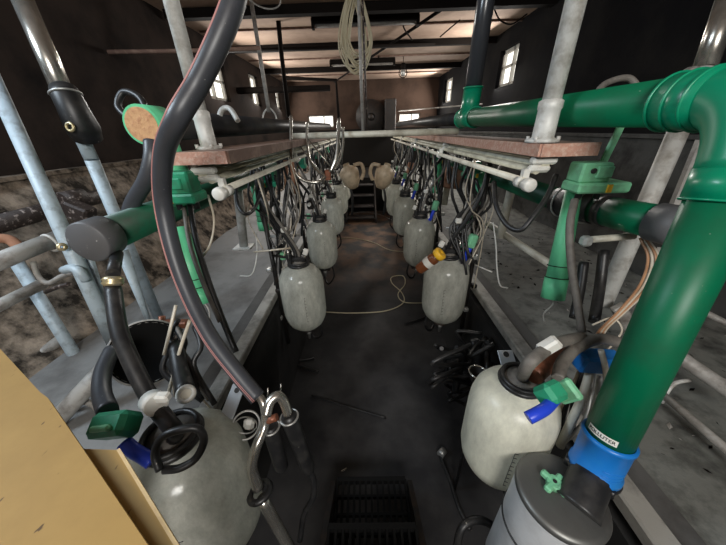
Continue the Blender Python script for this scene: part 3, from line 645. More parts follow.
for i in range(6):
    for s, J, lab in ((1, JR, jr_lab), (-1, JL, jl_lab)):
        side = 'right' if s > 0 else 'left'
        e = empty('milk_jar', J[i]-Vector((0,0,0.222)), lab[i], 'jar', 'milk jars in the %s row' % side)
        near = i == 0
        jar_parts(e, J[i], s, glass='jar_white' if (near and s > 0) else 'jar_glass', elbow=(not near and s > 0), hoses=not near, seed=i*7+s, sc=(1.02 if s < 0 else 0.97) if near else 1.0)
        if near:
            t = J[i]+Vector((0,0,0.215*JS))
            if s > 0:
                MB().tube([t+Vector((0,0,0.0)), P(528,365,0.72), P(545,350,0.74), P(560,342,0.78), P(582,337,0.84)], 0.0165, sub=6).build('milk_hose', 'rubber_worn', e)
                MB().tube([P(528,418,0.66), P(536,414,0.66), P(546,408,0.67), P(555,398,0.70)], 0.0145, sub=5).build('inlet_elbow', 'blue_elbow', e)
                MB().box(P(549,346,0.735), (0.035,0.03,0.055), Matrix.Rotation(0.8,3,'Y'), bev=0.006).build('hose_clamp', 'white_plastic', e)
            else:
                MB().tube([t+Vector((0.0,0,0)), P(174,430,0.62), P(150,398,0.64), P(127,352,0.66), P(118,325,0.68), P(113,288,0.72)], 0.0185, sub=6).build('milk_hose', 'rubber', e)
                b = MB(); c0 = P(153,402,0.625); dd = (P(160,408,0.6)-P(146,396,0.64)).normalized(); b.cyl(c0-dd*0.012, c0+dd*0.02, 0.0245, n=18); b.box(P(163,397,0.61), (0.03,0.02,0.02), bev=0.004); b.build('hose_clamp', 'white_plastic', e)
                MB().tube([P(152,462,0.60), P(143,456,0.60), P(133,450,0.60), P(124,442,0.60)], 0.0145, sub=5).build('inlet_elbow', 'blue_elbow', e)
                MB().tube([P(160,470,0.56), P(155,455,0.56), P(160,440,0.56), P(172,432,0.56), P(196,428,0.57), P(204,440,0.58), P(196,458,0.58), P(180,468,0.57), P(164,470,0.57)], 0.008, sub=5).build('rubber_band', 'rubber', e)
                MB().box(J[i]+Vector((-0.055,-0.128,0.085)), (0.014,0.006,0.018), Matrix.Rotation(-0.4,3,'Z'), bev=0.001).build('number_sticker', 'paper', e)
        else:
            ux, uy = J[i].x + s*0.185, J[i].y + 0.07
            bk = empty('jar_bracket', (ux, uy, J[i].z-0.5), 'dark iron bracket holding %s' % (('the second %s jar','the third %s jar','the fourth %s jar','the fifth %s jar','the farthest %s jar')[i-1] % side), 'bracket', 'jar brackets of the %s row' % side)
            MB().cyl((ux, uy, J[i].z-0.45), (ux, uy, EYE-0.10), 0.014, n=10).build('upright', 'dark_iron', bk)
            for zz, nm in ((-0.262, 'lower_arm'), (0.275, 'upper_arm')):
                b = MB(); b.tube([(ux, uy, J[i].z+zz), (J[i].x+s*0.07, J[i].y+0.03, J[i].z+zz), (J[i].x-s*0.05, J[i].y-0.02, J[i].z+zz)], 0.009, n=8); b.build(nm, 'dark_iron', bk)
            MB().torus((J[i].x, J[i].y, J[i].z-0.246), 0.055, 0.008, n=16).build('saddle', 'dark_iron', bk)
            for q_ in range(3): MB().box((ux+rnd0.uniform(-.03,.03), uy-0.02, J[i].z-0.2+0.2*q_+rnd0.uniform(-.05,.05)), (0.035,0.04,0.03), bev=0.006).build('clamp', ('steel_dull','dark_iron','steel_dull')[q_], bk)
            c = J[i] + Vector((s*0.13, 0.24 if s < 0 else 0.26, -0.10))
            cl = empty('milking_cluster', c, 'black rubber teat cup cluster %s' % (('hanging beside the second %s jar','hanging beside the third %s jar','hanging beside the fourth %s jar','hanging beside the fifth %s jar','hanging beside the farthest %s jar')[i-1] % side), 'milking cluster', 'clusters in the %s row' % side)
            cluster(cl, c, s, seed=i*13+s)

# ================================================================= STATION HARDWARE UNDER THE BOARDS
def pulsator(s, loc, label, group, main='green_box'):
    e = empty('pulsator', loc, label, 'pulsator', group); c = Vector(loc)
    wide = main == 'green_pale'
    MB().box(c+Vector((-0.02 if wide else 0,0,0.035 if not wide else 0.032)), (0.095,0.07,0.07 if not wide else 0.06), bev=0.006).build('housing', main, e)
    if wide: MB().box(c+Vector((0.045,0.03,0.10)), (0.022,0.012,0.17), Matrix.Rotation(0.15,3,'Y'), bev=0.003).build('mount_strip', main, e)
    MB().box(c+Vector((0.01 if wide else 0,-0.005,-0.012)), (0.165 if wide else 0.115,0.09,0.032), bev=0.006).build('base', main, e)
    MB().box(c+Vector((0,-0.036,0.035)), (0.05,0.012,0.035), bev=0.003).build('cover', main, e)
    MB().cyl(c+Vector((-0.035,-0.04,0.04)), c+Vector((-0.035,-0.034,0.04)), 0.008, n=12).build('port', 'ink', e)
    for dx in (-0.03, 0.03): MB().cyl(c+Vector((dx,0,-0.025)), c+Vector((dx,0,-0.055)), 0.010, n=12).build('nipple', 'rubber', e)
    MB().box(c+Vector((0.02*s,-0.052,-0.012)), (0.014,0.006,0.024)).build('latch', 'yellow', e)
    return e
def drop_tube(s, p0, p1, r0, r1, label, group=None):
    e = empty('drop_tube', p1, label, 'tube', group); d = (p1-p0).normalized(); L = (p1-p0).length
    MB().tube([p0, p1], [r0, r1], n=24).build('tapered_tube', 'green_light', e)
    MB().tube([p1-d*L*0.18, p1+d*0.008], [r1*1.03, r1*1.06], n=24).build('end_cap', 'green_light', e)
    MB().torus(p1-d*L*0.30, r1*0.97, 0.0016, d).build('wire_tie', 'dark_iron', e)
    MB().torus(p1-d*L*0.19, r1*1.05, 0.0016, d).build('wire_tie', 'dark_iron', e)
    MB().tube([p1, p1+Vector((0.01,0,-0.04)), p1+Vector((-0.005,0.01,-0.09)), p1+Vector((0.004,0,-0.13))], 0.0028, sub=4, n=6).build('drain_wire', 'galv', e)
    return e
drop_tube(1, P(574, 190, 0.98), P(553, 296, 1.06), 0.026, 0.038, 'pale green tapered tube hanging under the right board, nearest one', 'tapered tubes on the right')
drop_tube(1, P(484, 168, 1.85), P(470, 222, 2.0), 0.035, 0.05, 'pale green tapered tube second on the right, behind the second jar', 'tapered tubes on the right')
drop_tube(1, P(441, 164, 2.7), P(434, 192, 2.8), 0.04, 0.05, 'small pale green tapered tube third on the right, by the terracotta block', 'tapered tubes on the right')
drop_tube(-1, P(178, 228, 0.98), P(203, 301, 1.02), 0.030, 0.042, 'pale green tapered tube hanging left, behind the striped grey hose', 'tapered tubes on the left')
drop_tube(-1, P(255, 180, 1.85), P(266, 228, 2.0), 0.035, 0.05, 'pale green tapered tube second on the left, under the board', 'tapered tubes on the left')
pulsator(1, P(592, 182, 0.90), 'pale green pulsator box nearest under the right board', 'pulsators on the right', 'green_pale')
pulsator(-1, P(184, 193, 0.93), 'dark green pulsator box nearest under the left board', 'pulsators on the left')
for i in range(1, 5):
    pulsator(1, E(0.70, RY[i]+0.35, -0.27), 'green pulsator box %s from the front under the right board' % ORD[i], 'pulsators on the right')
    pulsator(-1, E(-0.60, LY[i]+0.25, -0.27), 'green pulsator box %s from the front under the left board' % ORD[i], 'pulsators on the left')
# green box on jar hoses
e = empty('meter_box', P(113, 427, 0.62), 'green box with blue spout beside the plywood and nearest left jar', 'valve box')
MB().box(P(116,425,0.60), (0.085,0.05,0.06), Matrix.Rotation(-0.15,3,'Y')@Matrix.Rotation(0.5,3,'X'), bev=0.010).build('housing', 'green_box', e)
MB().box(P(105,429,0.575), (0.045,0.012,0.036), Matrix.Rotation(-0.15,3,'Y')@Matrix.Rotation(0.5,3,'X'), bev=0.004).build('cover', 'green_pale', e)
MB().tube([P(108,412,0.62), P(102,394,0.68), P(103,372,0.74), P(112,350,0.80)], 0.020, sub=6).build('rubber_hose', 'rubber_grey', e)
e = empty('meter_box', P(566, 392, 0.70), 'green box with blue spout above the nearest right jar', 'valve box')
MB().box(P(550,393,0.70), (0.055,0.05,0.06), Matrix.Rotation(0.4,3,'Z')@Matrix.Rotation(0.5,3,'X'), bev=0.010).build('housing', 'green_box', e)
MB().box(P(566,391,0.715), (0.020,0.055,0.065), Matrix.Rotation(0.4,3,'Z')@Matrix.Rotation(0.5,3,'X'), bev=0.006).build('flange', 'green_pale', e)
MB().tube([P(558,380,0.72), P(562,364,0.76), P(576,348,0.80), P(598,339,0.84), P(618,342,0.86)], 0.0165, sub=6).build('rubber_hose', 'rubber_worn', e)
# blue box, copper lump
tag(MB().box(P(597,361,0.84), (0.13,0.06,0.06), Matrix.Rotation(0.12,3,'Y'), bev=0.008).build('blue_box', 'blue_coupling'), 'blue plastic box tucked under the grey hose on the right', 'box')
tag(MB().tube([P(533,376,0.80), P(545,362,0.84), P(560,352,0.88)], [0.026,0.034,0.028], sub=4, n=16).build('copper_coil', 'copper'), 'rusty copper brown fitting beside the nearest right jar neck', 'fitting')
# round black drum and drain parts left
e = empty('rubber_drum', P(148, 352, 0.95), 'round black rubber drum lid between the left hoses', 'drum')
dn = (Vector((0,0,EYE))-P(148,352,0.95)).normalized()
MB().lathe([(0,0.0),(0.10,0.0),(0.106,0.01),(0.106,-0.05),(0.09,-0.055),(0,-0.055)], P(148,352,0.95), dn, n=40).build('lid', 'mat_rubber', e)
MB().torus(P(148,352,0.95), 0.107, 0.006, dn).build('rim', 'rail_grey', e)
e = empty('rusty_bracket', P(172, 322, 1.05), 'rusty red bracket above the black drum lid', 'bracket')
MB().box(P(172,324,1.05), (0.13,0.03,0.03), bev=0.005).build('bar', 'copper', e)
MB().cyl(P(162,316,1.05), P(162,332,1.05), 0.012, n=10).build('bolt', 'copper', e)
# small plate with hole
def plate(name, c, w, h, n, upv, m, label):
    n = n.normalized(); x = upv.cross(n).normalized(); y = n.cross(x); c = Vector(c); e = empty(name, c, label, 'bracket')
    rot = Matrix((x, y, n)).transposed()
    MB().box(c, (w, h, 0.004), rot, bev=0.001).build('plate', m, e)
    MB().torus(c+y*h*0.32, w*0.2, w*0.05, n, n=16).build('hole_rim', 'steel_dull', e)
    MB().cyl(c+y*h*0.32-n*0.001, c+y*h*0.32+n*0.003, w*0.19, n=16).build('bolt_hole', 'ink', e)
plate('slotted_plate', P(233, 401, 0.80), 0.040, 0.090, Vector((0,-0.6,1)), Vector((0.1,0,1)), 'plate', 'small silver plate with a hole behind the steel claw tube')
plate('slotted_plate', P(508, 362, 1.0), 0.055, 0.085, Vector((0,-0.6,1)), Vector((0,0,1)), 'plate', 'grey plate with a hole behind the nearest right jar')

# ================================================================= BIG STRIPED HOSE AND STEEL CLAW
hp = [P(240,-25,0.54), P(232,8,0.54), P(217,45,0.55), P(198,84,0.57), P(177,120,0.58), P(164,155,0.66), P(163,200,0.74), P(173,250,0.77), P(189,295,0.78), P(211,338,0.77), P(238,374,0.76), P(258,398,0.75)]
e = empty('striped_hose', hp[-1], 'thick grey rubber hose with a pink stripe hanging down from the top', 'hose')
MB().tube(hp, [0.0215]*12, sub=8, n=24).build('hose_wall', 'rubber_grey', e)
for k, off in enumerate((0.0, 0.22)):
    st = []
    for q in hp[0:]:
        i = hp.index(q); t = (hp[min(i+1,len(hp)-1)]-hp[max(i-1,0)]).normalized(); v_ = (Vector((0,0,EYE))-q).normalized(); l = t.cross(v_).normalized()
        side = l if l.x < 0 else -l
        rr = 0.0215
        a = 0.15 + 0.13*max(0, i-6) + off
        st.append(q + (side*math.cos(a)+v_*math.sin(a))*(rr+0.0003))
    MB().tube(st, 0.0011, sub=8, n=6).build('stripe', 'stripe', e)
e = empty('steel_claw', P(275, 470, 0.80), 'steel claw tube with hanging teat cups below the striped hose', 'milking cluster')
MB().tube([P(256,392,0.75), P(264,405,0.74), P(265,425,0.74), P(256,448,0.72), P(252,468,0.74), P(258,488,0.76)], [0.010,0.0115,0.0125,0.013,0.014,0.015], sub=6, n=18).build('bent_tube', 'steel', e)
MB().tube([P(262,498,0.77), P(275,522,0.80), P(292,552,0.84)], 0.016, sub=4, n=18).build('straight_tube', 'steel', e)
MB().torus(P(260,492,0.765), 0.028, 0.009, P(275,522,0.80)-P(258,488,0.76)).build('rubber_grip', 'rubber', e)
MB().tube([P(266,416,0.70), P(270,402,0.71), P(278,396,0.72), P(284,402,0.73), P(288,414,0.74)], 0.013, sub=6, n=16).build('short_bend', 'steel', e)
for (q0, q1) in (((288,414,0.74), (309,470,0.86)), ((270,425,0.76), (282,468,0.84))):
    cup = MB().tube([P(*q0), P(*q0)+(P(*q1)-P(*q0))*0.06, P(*q0)+(P(*q1)-P(*q0))*0.94, P(*q1)], [0.017,0.023,0.021,0.016], n=18).build('teat_cup', 'rubber', e)
    MB().torus(P(*q0)+(P(*q1)-P(*q0))*0.05, 0.0235, 0.003, P(*q1)-P(*q0)).build('cup_rim', 'steel_dull', cup)
MB().tube([P(309,470,0.86), P(314,482,0.88), P(313,498,0.9), P(304,515,0.95), P(300,540,1.0)], 0.010, sub=5).build('tail_hose', 'rubber', e)
b = MB(); b.torus(P(246,425,0.78), 0.036, 0.003, (Vector((0,0,EYE))-P(246,425,0.78))); b.torus(P(246,425,0.79), 0.030, 0.002, (0.4,0.3,1)); b.build('wire_ring', 'steel_dull', e)
MB().box(P(249,424,0.79), (0.03,0.02,0.04), Matrix.Rotation(0.3,3,'Y'), bev=0.008).build('plastic_insert', 'white_plastic', e)
MB().cyl(P(266,421,0.74), P(277,417,0.74), 0.010, n=12).build('copper_nut', 'copper', e)
for q in ((268,388),(281,384)): MB().cyl(P(q[0],q[1],0.76), P(q[0]-0.5,q[1]+14,0.77), 0.0022, n=6).build('wire_pin', 'steel', e)

# thick short hose from the cork pipe end down to the vacuum pipe
tag(MB().tube([P(152,142,0.86), P(152,158,0.86), P(146,180,0.88), P(132,205,0.92), P(126,232,0.95)], 0.023, sub=6, n=18).build('down_hose', 'rubber_grey'), 'thick grey hose bending down below the cork filled pipe end', 'hose')
# white small tubes and round white cap near left jar
e = empty('tube_stub', P(186, 398, 0.72), 'black hose stub with a white ring end above the nearest left jar', 'hose')
MB().tube([P(176,345,0.86), P(180,370,0.80), P(186,394,0.73)], [0.022,0.022,0.024], sub=4).build('stub', 'rubber', e)
dn = (Vector((0,0,EYE))-P(186,394,0.72)).normalized()
MB().torus(P(186,394,0.72), 0.018, 0.006, dn).build('white_ring', 'white_plastic', e)
MB().cyl(P(186,394,0.721)-dn*0.003, P(186,394,0.72)+dn*0.001, 0.016, n=16).build('ring_centre', 'cream_pipe', e)

# ================================================================= HOSES HUNG UNDER THE BOARDS (near ones)
HL = 'hoses and tubes hung near the left front'; HR = 'hoses and tubes hung near the right front'
def hose(pts, r, m, label, group=None, name='rubber_hose', cat='hose', sub=6): return tag(MB().tube([P(*p) for p in pts], r, sub=sub, n=10).build(name, m), label, cat, group)
hose([(236,186,1.35),(238,205,1.3),(246,214,1.3),(256,206,1.4),(262,185,1.5)], 0.009, 'rubber', 'black hose loop under the left board, right of the white end cap', HL)
hose([(190,205,0.98),(196,240,0.95),(208,280,0.93),(222,318,0.92),(236,352,0.92)], 0.010, 'rubber', 'long black hose slanting down right of the left green tapered tube', HL)
hose([(184,208,0.96),(190,245,0.93),(204,285,0.9),(220,322,0.9)], 0.007, 'rubber_worn', 'worn brownish hose slanting down beside the left tapered tube', HL)
hose([(208,195,1.0),(214,220,1.0),(210,245,1.0),(200,262,1.0),(196,290,0.98)], 0.004, 'clear_tube', 'thin curved cream tube under the left white end cap', HL, 'thin_tube', 'tube')
hose([(176,305,0.85),(170,330,0.84),(164,355,0.83)], 0.005, 'clear_tube', 'thin cream tube left of two by the black drum', HL, 'thin_tube', 'tube')
hose([(190,320,0.82),(180,350,0.82),(172,380,0.80),(166,402,0.78)], 0.005, 'clear_tube', 'longer thin cream tube crossing beside the black drum', HL, 'thin_tube', 'tube')
hose([(170,190,0.9),(163,182,0.9),(165,172,0.9)], 0.006, 'yellow', 'small yellow tube end at the left pulsator', None, 'thin_tube', 'tube')
hose([(575,200,0.90),(570,225,0.88),(571,262,0.88),(577,300,0.87),(582,332,0.86)], 0.0115, 'rubber_worn', 'brown black hose hanging straight beside the right tapered tube', HR)
hose([(556,175,1.0),(548,195,1.0),(532,218,1.0),(520,230,1.02),(506,224,1.06),(496,205,1.1),(494,182,1.15)], 0.0095, 'rubber', 'large black hose loop below the right white end cap', HR)
hose([(584,262,1.0),(580,290,1.0),(574,318,0.98)], 0.016, 'rubber', 'thick black hose behind the right tapered tube', HR)
hose([(604,250,1.05),(600,285,1.05),(594,322,1.0)], 0.018, 'rubber', 'thick black hose between tapered tube and stall post', HR)
for i, (dx, m) in enumerate(((0,'amber_tube'),(4,'clear_tube'),(8,'amber_tube'),(11,'clear_tube'))):
    hose([(640+dx*0.6,238,0.95),(648+dx,258,0.93),(640+dx,285,0.92),(618+dx*0.6,312,0.92),(600+dx*0.5,330,0.9),(592+dx,344,0.88)], 0.0042, m,
         ['amber tube innermost in the bundle by the big green pipe','cream tube second in the bundle by the big green pipe','amber tube third in the bundle by the big green pipe','cream tube outermost in the bundle by the big green pipe'][i], 'tube bundle beside the green pipe', 'thin_tube', 'tube')
hose([(592,325,0.93),(612,318,0.92),(622,330,0.9),(612,345,0.88),(604,352,0.88)], 0.003, 'clear_tube', 'thin pale tube curling over the copper joint', HR, 'thin_tube', 'tube')
hose([(640,300,0.92),(640,325,0.9),(634,345,0.88),(622,357,0.86)], 0.003, 'clear_tube', 'thin pale tube curling down beside the big green pipe', HR, 'thin_tube', 'tube')
hose([(601,350,0.8),(606,372,0.8),(606,398,0.8)], 0.008, 'clear_tube', 'pale tube dropping past the blue box', HR, 'thin_tube', 'tube')
hose([(590,372,0.84),(582,398,0.82),(572,420,0.82),(560,446,0.86)], 0.012, 'cream_pipe', 'cream pipe slanting down behind the nearest right jar', HR, 'slanting_pipe', 'pipe')
hose([(600,376,0.84),(596,402,0.83),(586,428,0.83),(576,452,0.84)], 0.008, 'steel_dull', 'grey metal rod slanting down behind the nearest right jar', HR, 'slanting_rod', 'rod')
hose([(610,372,0.84),(606,396,0.82),(596,425,0.80),(586,450,0.80)], 0.006, 'rubber', 'thin black tube slanting down beside the big green pipe', HR, 'thin_tube', 'tube')
hose([(493,222,1.6),(496,245,1.6),(497,268,1.6),(500,285,1.6),(508,288,1.6)], 0.004, 'white_plastic', 'stiff white wire hook hanging right of the second right jar', None, 'wire_hook', 'wire')
hose([(475,265,1.7),(492,272,1.6)], 0.004, 'white_plastic', 'short white rod beside the blue spout of the second right jar', None, 'white_rod', 'rod', 0)
hose([(256,232,1.75),(257,254,1.72),(252,274,1.7),(240,276,1.7)], 0.004, 'white_plastic', 'stiff white wire hook hanging left of the second left jar', None, 'wire_hook', 'wire')
hose([(254,252,1.7),(292,248,1.7)], 0.006, 'clear_tube', 'pale horizontal rod above the second left jar', None, 'white_rod', 'rod', 0)
# dense tube drops between jars and boards, both rows
rnd = random.Random(3)
DL = {-1: 'tubes dropping from the left board to its jars', 1: 'tubes dropping from the right board to its jars'}
for s, J in ((-1, JL), (1, JR)):
    side = 'left' if s < 0 else 'right'
    for i in range(1, 6):
        for k in range(7 if i < 4 else 4):  # hoses per station
            m = ('rubber','rubber','clear_tube','rubber','rubber_worn','rubber','clear_tube')[k]
            r = (0.010,0.008,0.004,0.006,0.007,0.009,0.0035)[k]
            x0 = s*rnd.uniform(0.50, 0.66) + (0.06 if s < 0 else 0.0); y0 = J[i].y + rnd.uniform(-0.3, 0.42)
            x1 = J[i].x + s*rnd.uniform(0.05, 0.2); y1 = J[i].y + rnd.uniform(-0.05, 0.28); z1 = -rnd.uniform(0.62, 0.95); x1 = x1 if z1 > -0.70 else J[i].x + s*rnd.uniform(0.165, 0.22)
            pts = [E(x0, y0, -0.15), E(x0+rnd.uniform(-.04,.04), y0+rnd.uniform(-.06,.06), -0.30-rnd.uniform(0,.1)), E((x0+x1)/2+rnd.uniform(-.08,.08), (y0+y1)/2+rnd.uniform(-.08,.08), -0.52), E(x1, y1, z1)]
            tag(MB().tube(pts, r, sub=5, n=8).build('drop_hose', m), '%s tube dropping from the %s board toward jar %s from the front' % (('black','black','cream','black','brown','black','cream')[k], side, ('','two','three','four','five','six')[i]), 'hose', DL[s])
        for k in range(2):      # loops under the cream pipe
            y0 = J[i].y + (0.0, 0.45)[k]; x0 = s*0.56
            tag(MB().tube([E(x0, y0, -0.17), E(x0+s*0.03, y0-0.02, -0.30), E(x0+s*0.05, y0+0.08, -0.36), E(x0+s*0.06, y0+0.17, -0.30), E(x0+s*0.06, y0+0.2, -0.17)], 0.009, sub=5, n=8).build('loop_hose', 'rubber'), 'black hose loop hung under the %s board over jar %s from the front' % (side, ('','two','three','four','five','six')[i]), 'hose', 'hose loops under the %s board' % side)

for k in range(12):
    m = ('rubber','rubber','clear_tube','rubber_worn')[k%4]; x, y = rnd.uniform(258, 292), rnd.uniform(172, 190)
    pts = [P(x, y, 1.6), P(x+rnd.uniform(-10,10), y+22, 1.65), P(x+rnd.uniform(-12,14), y+45, 1.68), P(rnd.uniform(262,296), y+rnd.uniform(62,85), 1.72)]
    tag(MB().tube(pts, (0.009,0.007,0.0035,0.006)[k%4], sub=5, n=8).build('drop_hose', m), '%s tube in the dense bundle left of the second left jar neck' % ('black','black','cream','brown')[k%4], 'hose', 'dense bundle by the second left jar')
for k in range(10):
    m = ('rubber','rubber','clear_tube','rubber_worn')[k%4]; x, y = rnd.uniform(470, 505), rnd.uniform(178, 196)
    pts = [P(x, y, 1.6), P(x+rnd.uniform(-12,6), y+20, 1.62), P(x+rnd.uniform(-24,-4), y+42, 1.62), P(rnd.uniform(462,482), y+rnd.uniform(60,85), 1.64)]
    tag(MB().tube(pts, (0.009,0.007,0.0035,0.006)[k%4], sub=5, n=8).build('drop_hose', m), '%s tube in the dense bundle right of the second right jar neck' % ('black','black','cream','brown')[k%4], 'hose', 'dense bundle by the second right jar')
for k in range(8):
    m = ('rubber','rubber_worn','clear_tube','rubber')[k%4]; x, y = rnd.uniform(166, 196), rnd.uniform(318, 335)
    pts = [P(x, y, 0.90), P(x+rnd.uniform(-12,12), y+20, 0.86), P(x+rnd.uniform(-12,16), y+40, 0.84), P(rnd.uniform(170,215), y+rnd.uniform(60,80), 0.82)]
    tag(MB().tube(pts, (0.010,0.006,0.003,0.008)[k%4], sub=5, n=8).build('drop_hose', m), '%s tube in the tangle right of the black drum lid' % ('black','brown','cream','black')[k%4], 'hose', 'tangle right of the drum lid')
for k in range(8):
    m = ('rubber','steel_dull','clear_tube','rubber')[k%4]; x, y = rnd.uniform(578, 612), rnd.uniform(355, 372)
    pts = [P(x, y, 0.90), P(x-8+rnd.uniform(-8,8), y+25, 0.88), P(x-18+rnd.uniform(-8,8), y+50, 0.88), P(x-28+rnd.uniform(-6,6), y+75, 0.90)]
    tag(MB().tube(pts, (0.010,0.006,0.005,0.008)[k%4], sub=5, n=8).build('drop_hose', m), '%s tube in the tangle between nearest right jar and green pipe' % ('black','grey','cream','black')[k%4], 'hose', 'tangle by the nearest right jar')
# clear bowls, valves and white fittings on each station
for s, J in ((-1, JL), (1, JR)):
    side = 'left' if s < 0 else 'right'
    for i in range(1, 6):
        c = J[i] + Vector((s*0.10, 0.13, 0.36))
        e = empty('valve_block', c, 'metal valve block with white fittings above jar %s of the %s row' % (('','two','three','four','five','six')[i], side), 'valve', 'valve blocks of the %s row' % side)
        MB().box(c, (0.06,0.06,0.09), Matrix.Rotation(0.3,3,'Z'), bev=0.012).build('body', 'dark_iron', e)
        MB().tube([c+Vector((-0.1,0,0.02)), c+Vector((0.1,0.02,0.02))], 0.008, n=10).build('cross_tube', 'steel_dull', e)
        MB().cyl(c+Vector((0.0,-0.03,0.01)), c+Vector((0,-0.06,0.01)), 0.017, n=16).build('dial', 'white_plastic', e)
        MB().box(c+Vector((-s*0.05,-0.03,-0.05)), (0.03,0.02,0.04), Matrix.Rotation(0.4,3,'Y'), bev=0.005).build('clip', 'white_plastic', e)
        MB().tube([c+Vector((0,0,0.04)), c+Vector((0.01,0,0.12)), c+Vector((0.03,0.02,0.2))], 0.012, n=10).build('sight_tube', 'steel_dull', e)
        MB().box(c+Vector((s*0.02,-0.04,-0.10)), (0.035,0.03,0.05), bev=0.006).build('meter', 'green_pale', e)

# cream jugs at the far end of both rows
for s, q, lab in ((-1, (350,176), 'cream plastic jug hanging at the far end of the left row'), (1, (384,176), 'cream plastic jug hanging at the far end of the right row')):
    c = P(q[0], q[1], 3.4)
    e = empty('plastic_jug', c, lab, 'jug')
    MB().lathe([(0,-0.16),(0.06,-0.15),(0.10,-0.08),(0.12,0.02),(0.12,0.06),(0.08,0.10),(0.04,0.12),(0.04,0.15)], c, Vector((s*0.3,-0.2,1)), n=24).build('body', 'cream_jug', e)
    MB().tube([c+Vector((-s*0.05,-0.05,0.13)), c+Vector((-s*0.14,-0.05,0.14)), c+Vector((-s*0.17,-0.04,0.05)), c+Vector((-s*0.14,-0.03,-0.04))], 0.022, sub=5, n=10).build('handle', 'cream_jug', e)
    MB().tube([c+Vector((0,0,-0.15)), c+Vector((0.02,0,-0.3)), c+Vector((0,0.05,-0.5))], 0.015, sub=4, n=8).build('outlet_tube', 'rubber', e)
# terracotta blocks under the right board
for (q, d, r, lab) in (((453,178), 2.5, (0.16,0.06,0.18), 'terracotta coloured block hanging under the right board'), ((411,168), 3.3, (0.09,0.05,0.12), 'small terracotta coloured piece in the far right hoses')):
    tag(MB().box(P(q[0],q[1],d), r, Matrix.Rotation(0.15,3,'Y'), bev=0.01).build('clay_block', 'terracotta'), lab, 'block')
# orange tag left row
for i, (q, lab) in enumerate((((286,180), 'brown rubber liner left one of a pair under the left board'), ((293,182), 'brown rubber liner right one of a pair under the left board'))):
    tag(MB().cyl(P(q[0]-1,q[1]-20,1.78), P(q[0]+1,q[1]+12,1.85), 0.014, n=12).build('rubber_liner', 'terracotta'), lab, 'liner', 'pair of brown liners')

# brown bottle with yellow cap on the second right jar
a, c = P(421, 268, 1.62), P(437, 256, 1.55); d = (c-a).normalized(); L = (c-a).length
e = empty('bottle', a, 'brown bottle with a yellow cap lying against the second right jar', 'bottle')
MB().lathe([(0,-0.02),(0.030,-0.018),(0.034,-0.008),(0.034,L*0.85),(0.026,L),(0.02,L+0.01)], a, d, n=24).build('body', 'brown_bottle', e)
MB().lathe([(0.0345,L*0.35),(0.0348,L*0.36),(0.0348,L*0.65),(0.0345,L*0.66)], a, d, n=24).build('paper_label', 'paper', e)
MB().lathe([(0.02,L),(0.036,L),(0.038,L+0.008),(0.038,L+0.028),(0.034,L+0.034),(0.012,L+0.034),(0.010,L+0.025),(0,L+0.025)], a, d, n=24).build('cap', 'yellow', e)

# ================================================================= CAN UNDER THE GREEN PIPE
jc = low_end
axc = Vector((0.03, 0.02, 1)).normalized()
ct = P(561, 493, 0.715)                          # lid centre
CR = 0.103
def on_lid(px, py, h=0.0):
    d = ray(px, py); o_ = Vector((0,0,EYE)); k_ = (ct + axc*h - o_).dot(axc)/d.dot(axc); return o_ + d*k_
e = empty('milk_can', ct - axc*0.46, 'pale metal milk can with a flat lid under the big green pipe', 'can')
MB().lathe([(0.0,-0.46),(CR*0.95,-0.46),(CR,-0.44),(CR,-0.02),(CR*0.985,-0.008),(0,-0.008)], ct, axc, n=56).build('can_body', 'can_side', e)
MB().lathe([(0,0.010),(CR*0.9,0.006),(CR*1.0,0.002),(CR*1.03,-0.004),(CR*1.03,-0.012),(CR*1.0,-0.014)], ct, axc, n=56).build('lid', 'lid_steel', e)
MB().torus(ct - axc*0.17, CR*1.0, 0.004, axc, n=48).build('lower_band', 'rubber', e)
# black elbow on the lid up to the blue coupling
up_ = -dlow
j0 = on_lid(576, 508); j2 = low_end + dlow*0.055
MB().tube([j0, j0*0.7+j2*0.3+axc*0.01, j0*0.35+j2*0.65+axc*0.01, j2], [0.050,0.046,0.046,0.049], sub=5, n=28).build('rubber_elbow', 'rubber', e)
b = MB(); b.torus(low_end + dlow*0.052, 0.053, 0.008, dlow)
q = low_end + dlow*0.052; tu, tw = frame(dlow)
for a_ in range(6): b.cyl(q + (tu*math.cos(a_)+tw*math.sin(a_))*0.058 - dlow*0.01, q + (tu*math.cos(a_)+tw*math.sin(a_))*0.058 + dlow*0.012, 0.007, n=8)
b.build('clamp_ring', 'rubber', e)
e2 = empty('pipe_coupling', q, 'bright blue coupling at the lower end of the big green pipe', 'coupling')
MB().lathe([(0.051,-0.115),(0.0575,-0.113),(0.0575,-0.105),(0.0545,-0.102),(0.0540,-0.015),(0.058,-0.012),(0.058,0.0),(0.05,0.002)], low_end+dlow*0.045, dlow, n=40).build('sleeve', 'blue_coupling', e2)
b = MB()
for h in (0.008, 0.020, 0.030): b.torus(low_end + dlow*(h-0.01), 0.0543, 0.0012, dlow, n=10, a0=-0.4, a1=0.6)
b.build('raised_marks', 'blue_coupling', e2)
# green star handle
hc = on_lid(554, 483, 0.02)
e3 = empty('star_handle', hc, 'pale green star shaped knob on the metal can lid', 'knob')
b = MB(); u_, w_ = frame(axc)
b.cyl(hc-axc*0.012, hc+axc*0.008, 0.017, n=16)
for k in range(4):
    a_ = 0.5+k*math.pi/2; dd = (u_*math.cos(a_)+w_*math.sin(a_)); rm = Matrix((dd, axc.cross(dd), axc)).transposed()
    b.box(hc+dd*0.020, (0.026,0.017,0.018), rm, bev=0.004)
b.build('knob_body', 'green_pale', e3); MB().cyl(hc, hc+axc*0.0095, 0.005, n=12).build('knob_hole', 'ink', e3)

